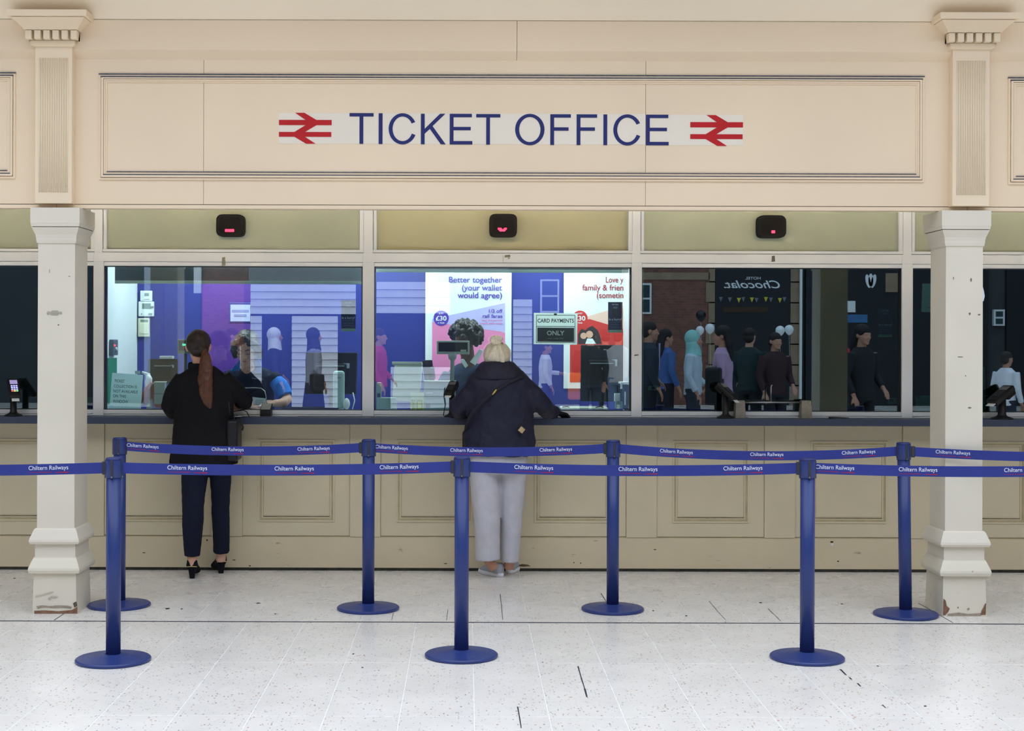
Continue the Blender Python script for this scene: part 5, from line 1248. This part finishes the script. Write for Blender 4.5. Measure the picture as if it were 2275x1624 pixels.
# ------------------------------------------------------------------ clerks behind the glass
POLO = mat('navy_polo', (30, 36, 58), rough=.8, var=.12, scale=10, bump=.1, bscale=120, spec=.25)
SLEEVE = mat('blue_polo_sleeve', (44, 116, 206), rough=.8, var=.08, scale=10, bump=.08, bscale=120)
def face_bits(root, M, lips=(176, 100, 96), brow=DARKH, down=True):
    for s in (-1, 1):
        b = NB(); tube(b, [(s * .018, -.0915, .0045 - .006), (s * .030, -.0925, .0005 - .006), (s * .043, -.086, .004 - .006)], .0018, seg=6); bmesh.ops.transform(b, matrix=M, verts=b.verts); obj('lashes', b, BLACK, root, smooth=True)
        b = NB(); tube(b, [(s * .014, -.0935, .024), (s * .030, -.0935, .029), (s * .046, -.083, .024)], [.003, .0035, .002], seg=8); bmesh.ops.transform(b, matrix=M, verts=b.verts); obj('eyebrow', b, brow, root, smooth=True)
        if not down:
            b = NB(); ell(b, (s * .030, -.086, .002), (.011, .006, .006), u=12, v=8); bmesh.ops.transform(b, matrix=M, verts=b.verts); e = obj('eye', b, PALEW, root, smooth=True)
    b = NB(); tube(b, [(-.020, -.0895, -.061), (-.008, -.0955, -.059), (0, -.0955, -.060), (.008, -.0955, -.059), (.020, -.0895, -.061)], [.002, .0045, .005, .0045, .002], seg=8); bmesh.ops.transform(b, matrix=M, verts=b.verts); obj('lips', b, mat('lips_%d' % lips[0], lips, rough=.45), root, smooth=True)
d = 10.30
root = empty('person', (P(552, 900, 10.45).x, 10.45, 0)); tag(root, 'clerk with short dark hair in navy and blue polo shirt, head bowed over the desk', 'person', 'clerks behind the glass')
trs = [(814, 528, 580, .06), (824, 505, 603, .085), (836, 496, 614, .10), (860, 499, 612, .108), (900, 503, 608, .112), (950, 504, 606, .112), (985, 504, 606, .118)]
aL = [P(506, 838, 10.28), P(486, 862, 10.25), P(472, 886, 10.20), P(505, 898, 10.10), P(548, 899, 10.03)]
aR = [P(604, 838, 10.28), P(622, 856, 10.25), P(637, 888, 10.20), P(628, 897, 10.10), P(609, 896, 10.03)]
hc = P(548, 774, 10.14); HM = Matrix.Translation(hc) @ Matrix.Rotation(R(-5), 4, 'Z') @ Matrix.Rotation(R(24), 4, 'X')
bm = NB(); add(bm, head_shape(), HM)
tube(bm, [hc + Vector((0, .03, -.04)), P(550, 812, 10.24), P(552, 836, 10.28)], [.048, .050, .062], seg=18)
loft(bm, rows(trs[1:], d, .02)); tube(bm, aL, [.046, .043, .038, .036, .025]); tube(bm, aR, [.046, .044, .040, .038, .026])
hand(bm, aR[-1], (-1, -.25, -.1), (-.1, -.5, .9), 1, .55); hand(bm, aL[-1], (1, -.3, -.1), (.1, -.5, .9), -1, .5)
px_, pz_ = P(555, 980, 10.42).x, .88
for s in (-1, 1):
    tube(bm, [(px_ + s * .09, 10.38, .95), (px_ + s * .10, 10.45, .5), (px_ + s * .10, 10.46, .06)], [.08, .055, .04]); tube(bm, [(px_ + s * .10, 10.48, .05), (px_ + s * .10, 10.38, .03), (px_ + s * .10, 10.30, .025)], [.035, .035, .02])
loft(bm, [(.80, px_, 10.38, .15, .10), (.95, px_, 10.36, .15, .10), (1.0, px_, 10.33, .14, .10)])
fuse('body', bm, SKIN, root, voxel=.0045, it=2)
face_bits(root, HM)
bm = NB(); loft(bm, rows(trs, d), seg=32)
for aa in (aL, aR): tube(bm, [aa[0], aa[0].lerp(aa[1], .5)], [.060, .058], seg=16)
loft(bm, [(.86, px_, 10.36, .165, .115), (1.0, px_, 10.34, .16, .115), (PZ(960, d), px_, 10.31, .16, .115)])
sh = fuse('polo_shirt', bm, POLO, root, voxel=.008, it=4, wrinkle=.010, wscale=.08)
for aa in (aL, aR):
    bm = NB(); tube(bm, [aa[0].lerp(aa[1], .35), aa[1], aa[1].lerp(aa[2], .80)], [.052, .062, .060], seg=16); fuse('sleeve', bm, SLEEVE, sh, voxel=.007, it=3, wrinkle=.008, wscale=.06)
for pts in (((537, 792), (533, 800), (513, 823), (518, 827), (524, 819), (530, 825), (536, 812)), ((569, 790), (574, 798), (581, 808), (580, 828), (572, 829), (566, 818), (563, 805))):
    bm = NB(); poly(bm, [(P(a, b, 10.17).x, P(a, b, 10.17).z) for a, b in pts], 10.165, 10.180)
    bmesh.ops.bevel(bm, geom=list(bm.edges), offset=.002, segments=1, affect='EDGES')
    bmesh.ops.transform(bm, matrix=Matrix.Identity(4), verts=bm.verts); obj('collar_flap', bm, SLEEVE, sh)
c = P(558, 842, 10.165); text('chest_lettering', 'Chiltern Railways', mat('grey_embroidery', (150, 160, 176), rough=.7), sh, c.x, 10.183, c.z, .012, width=.085, rot=(0, R(4), 0))
bm = NB(); loft(bm, [(.50, px_ - .10, 10.45, .075, .08), (.90, px_ - .08, 10.40, .10, .11)]); loft(bm, [(.50, px_ + .10, 10.45, .075, .08), (.90, px_ + .08, 10.40, .10, .11)]); loft(bm, [(.10, px_ - .10, 10.46, .06, .07), (.52, px_ - .10, 10.45, .075, .08)]); loft(bm, [(.10, px_ + .10, 10.46, .06, .07), (.52, px_ + .10, 10.45, .075, .08)]); loft(bm, [(.85, px_, 10.38, .165, .12), (.92, px_, 10.37, .165, .12)])
fuse('trousers', bm, NAVYT, root, voxel=.010, it=3)
bm = NB()
b2 = NB(); ell(b2, (0, .024, .042), (.088, .098, .088)); ell(b2, (0, .05, -.01), (.080, .070, .07))
for s in (-1, 1):
    tube(b2, [(s * .045, -.070, .095), (s * .075, -.048, .060), (s * .088, -.015, .0), (s * .088, .0, -.055), (s * (.092 if s < 0 else .084), .01, -.085)], [.014, .022, .028, .024, .008], seg=12)
    tube(b2, [(s * .0, -.055, .118), (s * .035, -.078, .090), (s * .062, -.066, .058)], [.016, .017, .012], seg=10)
add(bm, b2, HM); fuse('hair', bm, DARKH, root, voxel=.006, it=2, wrinkle=.010, wscale=.03)

d = 10.46
root = empty('person', (P(1040, 900, 10.52).x, 10.52, 0)); tag(root, 'clerk with dark curly hair in navy jumper and white collar behind the pole display', 'person', 'clerks behind the glass')
trs = [(808, 1020, 1066, .06), (818, 1002, 1082, .085), (830, 992, 1092, .10), (860, 992, 1092, .11), (900, 994, 1090, .112), (985, 994, 1090, .118)]
aL = [P(1000, 834, 10.44), P(984, 860, 10.40), P(974, 888, 10.33), P(985, 900, 10.22), P(1000, 902, 10.14)]
aR = [P(1084, 834, 10.44), P(1100, 860, 10.42), P(1106, 888, 10.34), P(1088, 900, 10.22), P(1068, 903, 10.14)]
hc = P(1034, 757, 10.34); HM = Matrix.Translation(hc) @ Matrix.Rotation(R(-28), 4, 'Z') @ Matrix.Rotation(R(30), 4, 'X')
bm = NB(); add(bm, head_shape(), HM)
tube(bm, [hc + Vector((.01, .03, -.04)), P(1040, 805, 10.42), P(1042, 832, 10.46)], [.048, .052, .062], seg=18)
loft(bm, rows(trs[1:], d, .02)); tube(bm, aL, [.046, .043, .038, .034, .025]); tube(bm, aR, [.046, .044, .040, .034, .026])
hand(bm, aR[-1], (-.6, -.6, -.1), (0, -.3, 1), 1, .4); hand(bm, aL[-1], (.5, -.7, -.1), (0, -.3, 1), -1, .4)
px_ = P(1042, 980, 10.52).x
for s in (-1, 1):
    tube(bm, [(px_ + s * .09, 10.48, .95), (px_ + s * .10, 10.53, .5), (px_ + s * .10, 10.54, .06)], [.08, .055, .04]); tube(bm, [(px_ + s * .10, 10.56, .05), (px_ + s * .10, 10.46, .03), (px_ + s * .10, 10.38, .025)], [.035, .035, .02])
loft(bm, [(.80, px_, 10.50, .15, .10), (1.0, px_, 10.48, .14, .10)])
fuse('body', bm, SKIN3, root, voxel=.006, it=2)
face_bits(root, HM, lips=(96, 52, 48))
bm = NB(); loft(bm, rows(trs, d), seg=32); loft(bm, [(.86, px_, 10.48, .165, .115), (PZ(960, d), px_, 10.47, .16, .115)]); tube(bm, aL[:4] + [aL[3].lerp(aL[4], .7)], [.062, .058, .052, .044, .036], seg=16); tube(bm, aR[:4] + [aR[3].lerp(aR[4], .7)], [.062, .058, .052, .044, .036], seg=16)
sh = fuse('jumper', bm, mat('navy_jumper', (34, 52, 84), rough=.85, var=.1, scale=12, bump=.1, bscale=150), root, voxel=.008, it=4, wrinkle=.010, wscale=.08)
for pts in (((1026, 806), (1022, 800), (1030, 796), (1040, 812), (1034, 818)), ((1066, 775), (1074, 779), (1056, 812), (1044, 804))):
    bm = NB(); poly(bm, [(P(a, b, 10.33).x, P(a, b, 10.33).z) for a, b in pts], 10.325, 10.345); bmesh.ops.bevel(bm, geom=list(bm.edges), offset=.002, segments=1, affect='EDGES'); obj('collar_flap', bm, WHITEP, sh)
bm = NB()
for s in (-1, 1): loft(bm, [(.10, px_ + s * .10, 10.54, .06, .07), (.52, px_ + s * .10, 10.53, .075, .08), (.92, px_ + s * .08, 10.50, .10, .11)])
loft(bm, [(.85, px_, 10.50, .165, .12), (.92, px_, 10.49, .165, .12)]); fuse('trousers', bm, NAVYT, root, voxel=.010, it=3)
bm = NB(); b2 = NB(); random.seed(3)
ell(b2, (0, .035, .035), (.105, .10, .095))
for k in range(150):
    t = random.uniform(0, 2 * math.pi); f = math.acos(random.uniform(-.75, 1)); v = Vector((math.sin(f) * math.cos(t), math.sin(f) * math.sin(t), math.cos(f)))
    if v.y < -.45 and v.z < .35: continue
    ell(b2, Vector((0, .03, .03)) + Vector((v.x * .118, v.y * .112, v.z * .108)), (.020, .020, .020), u=8, v=6)
add(bm, b2, HM); fuse('curly_hair', bm, DARKH, root, voxel=.006, it=1, wrinkle=.012, wscale=.018)

# ================================================================== THE OTHER SIDE OF THE HALL (seen mirrored in the glass)
GW = 2 * (YW + .05)       # a thing at depth y shows in the glass as if at GW - y
def mx_(px, y): return (px - CX) * (GW - y) / F
def mz_(py, y): return H + (733 - py) * (GW - y) / F
BRICK = bpy.data.materials.new('brown_brick'); BRICK.use_nodes = True
nt = BRICK.node_tree; bt = nt.nodes.new('ShaderNodeTexBrick'); bt.inputs['Scale'].default_value = 4.4; bt.inputs['Color1'].default_value = rgb((128, 76, 60)); bt.inputs['Color2'].default_value = rgb((104, 60, 48)); bt.inputs['Mortar'].default_value = rgb((120, 100, 84)); bt.inputs['Mortar Size'].default_value = .012
ge = nt.nodes.new('ShaderNodeNewGeometry'); sx = nt.nodes.new('ShaderNodeSeparateXYZ'); cb = nt.nodes.new('ShaderNodeCombineXYZ')
nt.links.new(ge.outputs['Position'], sx.inputs[0]); nt.links.new(sx.outputs['X'], cb.inputs['X']); nt.links.new(sx.outputs['Z'], cb.inputs['Y']); nt.links.new(cb.outputs[0], bt.inputs['Vector']); nt.links.new(bt.outputs['Color'], nt.nodes['Principled BSDF'].inputs['Base Color'])
SHOPD = mat('near_black_shopfront', (18, 22, 28), rough=.5, var=.15); STONEQ = mat('tan_stone', (150, 128, 104), rough=.8, var=.12, scale=5); GREYF = mat('dark_grey_facade', (64, 66, 68), rough=.8, var=.12, scale=1.5); SIDING = mat('white_siding', (226, 226, 232), rough=.6, var=.04)
YS = -12.0
bm = NB(); box(bm, -16, 18, YS - .4, YS - .1, 0, 13.0); hall = struct(obj('wall_hall', bm, GREYF), 'far side of the station hall mirrored in the ticket windows')  # height raised past the mirrored part to cut low sky light
def hb(name, px0, px1, py0, py1, m, y=YS, dep=.12, par=hall):
    bm = NB(); box(bm, mx_(px0, y), mx_(px1, y), y - dep, y, max(0, mz_(py1, y)), mz_(py0, y)); return obj(name, bm, m, par)
hb('brick_wall', 1380, 1576, 300, 900, BRICK); hb('brick_wall', 450, 552, 300, 900, BRICK)
for k in range(9): hb('quoin', 1574 - (6 if k % 2 else 0), 1588, 480 + 46 * k, 523 + 46 * k, STONEQ, YS + .03); hb('quoin', 1756, 1782, 480 + 46 * k, 523 + 46 * k, STONEQ, YS + .03)
hb('stone_band', 1380, 1576, 596, 612, STONEQ, YS + .03)
def sash(px0, px1, py0, py1):
    f = hb('sash_frame', px0, px1, py0, py1, PALEW, YS + .05); mid = (py0 + py1) / 2
    hb('sash_pane', px0 + 4, px1 - 4, py0 + 4, mid - 2, INK, YS + .06); hb('sash_pane', px0 + 4, px1 - 4, mid + 2, py1 - 4, INK, YS + .06)
sash(1418, 1447, 620, 688); sash(1200, 1242, 612, 686); sash(2208, 2232, 676, 712)
shop = empty('chocolate_shop', (mx_(1672, YS), YS, 0)); tag(shop, 'black arched shopfront with white script name and bunting, mirrored in the dark window', 'shop')
hb('shopfront', 1589, 1755, 380, 900, SHOPD, YS + .02, .1, shop)
def htext(s, px, py, hpx, wpx, y, par, m, shear=0, bold=.01):
    me, w = text_mesh(s, bold, shear); me = me.copy(); sc = (GW - y) / F
    me.transform(Matrix.Diagonal((wpx * sc / w, 1, hpx * sc, 1))); me.transform(Matrix.Translation((-wpx * sc / 2, 0, 0))); me.transform(Matrix.Rotation(R(180), 4, 'Z')); me.transform(Matrix.Translation((mx_(px, y), y + .004, mz_(py, y))))
    link_mesh('lettering', me, m, par)
SIGNW = mat('white_sign_letters', (238, 242, 246), rough=.5)
htext('HOTEL', 1672, 611, 6, 34, YS + .03, shop, SIGNW); htext('Chocolat.', 1670, 630, 17, 124, YS + .03, shop, SIGNW, shear=.35, bold=.012)
for k, px in enumerate((1600, 1620, 1640, 1650, 1669, 1679, 1700, 1711, 1731, 1741)):
    z = mz_(650 + (k % 3), YS); x = mx_(px, YS); bm = NB(); w = .045; poly(bm, [(x - w, z), (x + w, z), (x, z - .11)], YS + .05, YS + .055); obj('bunting_flag', bm, mat('yellow_flag', (214, 196, 70), rough=.7) if k in (2, 4, 6, 8) else mat('grey_flag', (120, 124, 130), rough=.7), shop)
hb('shelf_glow', 1606, 1706, 672, 684, mat('dim_shelf_brown', (70, 50, 36), rough=.8), YS + .04, .03, shop)
shop2 = empty('dark_shop', (mx_(1920, YS), YS, 0)); tag(shop2, 'second black shopfront with pale leaf emblem, mirrored at the right of the dark window', 'shop')
hb('shopfront', 1790, 2195, 380, 900, SHOPD, YS + .02, .1, shop2); hb('shopfront', 2236, 2500, 380, 900, SHOPD, YS + .02, .1, shop2)
for s in (-1, 0, 1):
    bm = NB(); x, z = mx_(1933 + s * 6, YS), mz_(612, YS); pts = [(x + .055 * math.cos(t) + s * .03 * math.sin(t), z + .15 * math.sin(t) - .02 * abs(s)) for t in [k * 2 * math.pi / 24 for k in range(24)]]; poly(bm, pts, YS + .03, YS + .035); obj('leaf_emblem', bm, SIGNW, shop2)
hb('wall_poster', 1880, 1900, 658, 683, PALEW, YS + .04, .02, shop2); hb('wall_poster', 1882, 1927, 688, 706, mat('blue_poster', (60, 110, 160), rough=.6), YS + .04, .02, shop2); hb('beige_panel', 1967, 2006, 596, 638, STONEQ, YS + .04, .02, shop2)
hb('drain_pipe', 1777, 1782, 380, 900, PALEW, YS + .14, .08, hall)
hb('pale_post', 320, 357, 480, 900, mat('pale_grey_post', (176, 184, 190), rough=.6), YS + .2, .2, hall); hb('pale_post', 430, 446, 480, 645, PALEW, YS + .2, .1, hall)
hb('grey_fascia', 552, 1130, 480, 640, mat('mid_grey_fascia', (128, 132, 134), rough=.7), YS + .1, .1, hall)
# white kiosk of horizontal boards
bm = NB(); box(bm, -16.3, -16, YS - .4, 8.2, 0, 13.0); struct(obj('wall_skyblock_west', bm, GREYF), 'unseen hall end wall added far to the left to cut low sky light')  # unseen side walls added to shut out low sky at both ends
bm = NB(); box(bm, 18, 18.3, YS - .4, 8.2, 0, 13.0); struct(obj('wall_skyblock_east', bm, GREYF), 'unseen hall end wall added far to the right to cut low sky light')
YK = -5.0
kiosk = empty('kiosk', (mx_(760, YK), YK, 0)); tag(kiosk, 'white kiosk clad in horizontal boards, mirrored in the two lit windows', 'kiosk')
def planks(px0, px1, z0, z1):
    n = max(1, round((z1 - z0) / .13)); h = (z1 - z0) / n
    for k in range(n):
        bm = NB(); x0, x1 = mx_(px0, YK), mx_(px1, YK); za = z0 + k * h; A = [bm.verts.new(p) for p in ((x0, YK, za), (x1, YK, za), (x1, YK - .03, za + h - .006), (x0, YK - .03, za + h - .006), (x0, YK - .06, za), (x1, YK - .06, za))]
        bm.faces.new((A[0], A[1], A[2], A[3])); bm.faces.new((A[0], A[4], A[5], A[1])); bm.faces.new((A[3], A[2], A[5], A[4])); bm.faces.new((A[0], A[3], A[4])); bm.faces.new((A[1], A[5], A[2])); obj('board', bm, SIDING, kiosk)
planks(556, 581, 0, 1.9); planks(648, 750, 0, 1.9); planks(556, 790, 1.93, 2.45); planks(868, 1000, 0, 1.02); planks(836, 1000, 1.95, 2.5); planks(1140, 1182, 0, 2.2)
bm = NB(); box(bm, mx_(540, YK), mx_(1010, YK), YK - 1.6, YK - .1, 0, 2.5); obj('interior', bm, mat('kiosk_dark_inside', (36, 40, 60), rough=.8), kiosk)
# balloons
def balloon(px, py, r, m, label, y=-4.0):
    x, z = mx_(px, y), mz_(py, y); root = empty('balloon', (x, y, 0)); tag(root, label, 'balloon', 'balloons outside the chocolate shop')
    bm = NB(); lathe(bm, (x, y, z), [(0, -r * 1.15), (r * .25, -r * 1.05), (r * .62, -r * .75), (r * .93, -r * .2), (r, r * .2), (r * .85, r * .65), (r * .5, r * .98), (0, r * 1.12)], 20); obj('envelope', bm, m, root, smooth=True)
    bm = NB(); tube(bm, [(x, y, z - r * 1.12), (x + .02, y, z * .5), (x, y, .03)], .002, seg=6); obj('string', bm, PALEW, root)
    bm = NB(); lathe(bm, (x, y, 0), [(.05, 0), (.04, .04), (0, .045)], 12); obj('weight', bm, SHOPD, root)
BW = mat('white_balloon', (240, 244, 248), rough=.3, var=.01); BB = mat('black_balloon', (24, 26, 30), rough=.25)
balloon(1557, 690, .088, BB, 'black balloon mirrored above the turquoise headscarf', -4.5); balloon(1555, 722, .070, BW, 'white balloon mirrored just left of the lilac jumper'); balloon(1577, 718, .080, BW, 'white balloon mirrored behind the lilac jumper', -4.3); balloon(1733, 722, .078, BW, 'left one of the pair of white balloons mirrored under the bunting'); balloon(1753, 720, .078, BW, 'right one of the pair of white balloons mirrored under the bunting', -4.25)

def passer(px, y, rz, label, top, low, hairc, style='hair', skin=SKIN2, h=1.68, armL=None, armR=None, skirt=False, extra=None):
    x = mx_(px, y); k = h / 1.70
    root = empty('person', (0, 0, 0)); tag(root, label, 'person', 'passers-by mirrored in the glass')
    tm = mat('top_%d_%d_%d' % top, top, rough=.8, var=.08, scale=8); lm = mat('low_%d_%d_%d' % low, low, rough=.8, var=.08, scale=8); hm = mat('cover_%d_%d_%d' % hairc, hairc, rough=.7, var=.1, scale=10)
    aL = armL or [(-.185, 0, 1.37), (-.24, .02, 1.10), (-.20, -.15, .95)]; aR = armR or [(.185, 0, 1.37), (.24, .02, 1.10), (.22, -.10, .86)]
    bm = NB(); add(bm, head_shape(), Matrix.Translation((0, -.015, 1.575))); tube(bm, [(0, 0, 1.52), (0, .01, 1.40)], [.05, .06])
    loft(bm, [(.90, 0, 0, .14, .10), (1.05, 0, 0, .125, .09), (1.25, 0, 0, .15, .10), (1.38, 0, 0, .16, .085), (1.43, 0, 0, .08, .06)])
    for a, s in ((aL, 1), (aR, -1)):
        tube(bm, a, [.042, .036, .026]); v = (Vector(a[2]) - Vector(a[1])); hand(bm, a[2], v, (0, -1, .3), s, .3)
    for s in (-1, 1): tube(bm, [(s * .09, 0, .92), (s * .095, -.01, .48), (s * .095, .02, .07)], [.075, .05, .035])
    fuse('body', bm, skin, root, voxel=.010, it=2)
    bm = NB(); loft(bm, [(.84, 0, 0, .175, .125), (1.0, 0, 0, .155, .115), (1.22, 0, 0, .175, .125), (1.36, 0, 0, .185, .105), (1.44, 0, .005, .09, .075)])
    for a in (aL, aR): tube(bm, [a[0], a[1], Vector(a[1]).lerp(Vector(a[2]), .85)], [.062, .052, .042])
    fuse('top', bm, tm, root, voxel=.012, it=3, wrinkle=.008, wscale=.08)
    bm = NB()
    if skirt: loft(bm, [(.20, 0, 0, .22, .19), (.6, 0, 0, .19, .16), (.92, 0, 0, .16, .12)])
    else:
        for s in (-1, 1): tube(bm, [(s * .088, 0, .92), (s * .095, -.01, .48), (s * .095, .015, .09)], [.092, .072, .058])
        loft(bm, [(.80, 0, 0, .165, .12), (.93, 0, 0, .165, .12)])
    fuse('lower_garment', bm, lm, root, voxel=.012, it=3)
    for s in (-1, 1):
        bm = NB(); tube(bm, [(s * .095, .06, .04), (s * .095, -.02, .045), (s * .097, -.12, .032), (s * .098, -.18, .025)], [(.034, .03), (.042, .04), (.044, .03), (.025, .018)], side=(1, 0, 0)); fuse('shoe', bm, BLACK, root, voxel=.010, it=2)
    bm = NB()
    if style == 'hijab':
        ell(bm, (0, .012, 1.605), (.098, .108, .112)); tube(bm, [(0, .01, 1.54), (0, .0, 1.45), (0, -.005, 1.36)], [(.095, .09), (.115, .10), (.16, .11)], side=(1, 0, 0), seg=18)
        nm = 'headscarf'
    elif style == 'long':
        ell(bm, (0, .004, 1.625), (.090, .102, .088)); tube(bm, [(0, .05, 1.60), (0, .085, 1.48), (0, .095, 1.34), (0, .09, 1.24)], [(.085, .05), (.10, .05), (.095, .04), (.05, .02)], side=(1, 0, 0), seg=16); nm = 'hair'
    else:
        ell(bm, (0, .004, 1.625), (.084, .100, .082)); ell(bm, (0, .045, 1.56), (.078, .06, .065)); nm = 'hair'
    fuse(nm, bm, hm, root, voxel=.009, it=2)
    if extra: extra(root)
    root.location = (x, y, 0); root.rotation_euler = (0, 0, R(rz)); root.scale = (k, k, k)
    return root
R90 = 90
def satchel(col, x, z, w, hh, yy=0.0):
    def f(root):
        bm = NB(); box(bm, x - w / 2, x + w / 2, yy - .09, yy + .09, z - hh / 2, z + hh / 2, bev=.03, seg=2); obj('carried_bag', bm, mat('bag_%d_%d_%d' % col, col, rough=.6), root)
        bm = NB(); tube(bm, [(x, yy, z + hh / 2 - .01), (x * .8, yy, 1.2), (.14, yy * .4, 1.42)], .012, seg=8); obj('bag_strap', bm, mat('bag_%d_%d_%d' % col, col, rough=.6), root)
    return f
def shirt(col):
    def f(root):
        bm = NB(); poly(bm, [(-.05, 1.43), (0, 1.10), (.05, 1.43)], -.135, -.118); obj('shirt_front', bm, mat('shirt_%d_%d_%d' % col, col, rough=.7), root)
    return f
passer(515, -1.2, 80, 'person in dark suit and white collar mirrored behind the ponytailed customer', (34, 36, 48), (28, 30, 40), (40, 30, 26), extra=shirt((226, 228, 236)))
passer(610, -1.6, 80, 'person in pale headscarf and dark top mirrored right of the bowed clerk', (40, 42, 66), (40, 42, 66), (226, 226, 236), 'hijab', skirt=True)
passer(697, -1.3, 70, 'person in dark headscarf and grey coat mirrored before the large monitor', (150, 150, 166), (50, 50, 64), (44, 44, 58), 'hijab', skirt=True, extra=satchel((40, 36, 40), .2, .9, .25, .25))
passer(842, -1.0, 100, 'person in white and red top mirrored at the left edge of the poster window', (210, 60, 90), (60, 60, 90), (60, 44, 36))
passer(1212, -3.0, 90, 'person in white shirt holding a phone mirrored under the card sign', (230, 230, 240), (60, 64, 100), (60, 44, 38), h=1.50, armL=[(-.185, 0, 1.37), (-.22, -.05, 1.12), (-.12, -.30, 1.10)])
passer(1312, -2.0, 0, 'person in dark clothes with an orange bag mirrored below the red poster', (30, 32, 40), (36, 44, 60), (30, 26, 26), extra=satchel((222, 120, 30), -.24, .82, .2, .42, -.05))
passer(1345, -3.6, 0, 'person in black jacket mirrored in the right-hand monitor', (22, 24, 30), (40, 46, 60), (40, 32, 30))
passer(1374, -3.0, 20, 'person in grey T-shirt and jeans mirrored at the right of the red poster', (170, 168, 170), (90, 110, 140), (40, 34, 30))
passer(1442, 1.2, 90, 'person in dark suit and lilac shirt mirrored at the left of the dark window', (44, 54, 66), (30, 36, 44), (48, 40, 36), extra=shirt((190, 180, 220)), h=1.78)
passer(1478, -.6, 70, 'person in patterned blue top mirrored behind the dark suit', (70, 100, 160), (30, 30, 40), (30, 26, 26), 'long')
passer(1540, 1.0, 110, 'person in turquoise headscarf and pale blue top mirrored in the dark window', (196, 212, 226), (60, 62, 74), (150, 210, 206), 'hijab', h=1.66)
passer(1606, 2.2, -70, 'person in lilac jumper with big black bag mirrored in the dark window', (186, 156, 190), (34, 34, 44), (30, 26, 30), 'long', h=1.72, extra=satchel((20, 22, 28), -.22, .98, .42, .45, -.05))
passer(1665, .2, 30, 'person in dark green coat mirrored left of the pair of balloons', (36, 56, 58), (30, 34, 40), (40, 32, 30), h=1.70, skin=SKIN)
passer(1722, 0.6, 160, 'person in maroon coat mirrored under the pair of balloons', (58, 34, 40), (30, 30, 38), (34, 28, 30), h=1.64)
passer(1915, 2.6, 150, 'person in black top with bare arm mirrored at the right of the dark window', (30, 32, 38), (26, 28, 34), (26, 24, 26), 'long', h=1.74)
passer(1868, -2.5, 0, 'person in red top mirrored beside the second shopfront', (190, 40, 48), (40, 40, 50), (40, 34, 32))
passer(2236, 1.0, 60, 'person in white shirt mirrored at the far right window', (236, 236, 244), (40, 44, 60), (50, 42, 38), h=1.40)
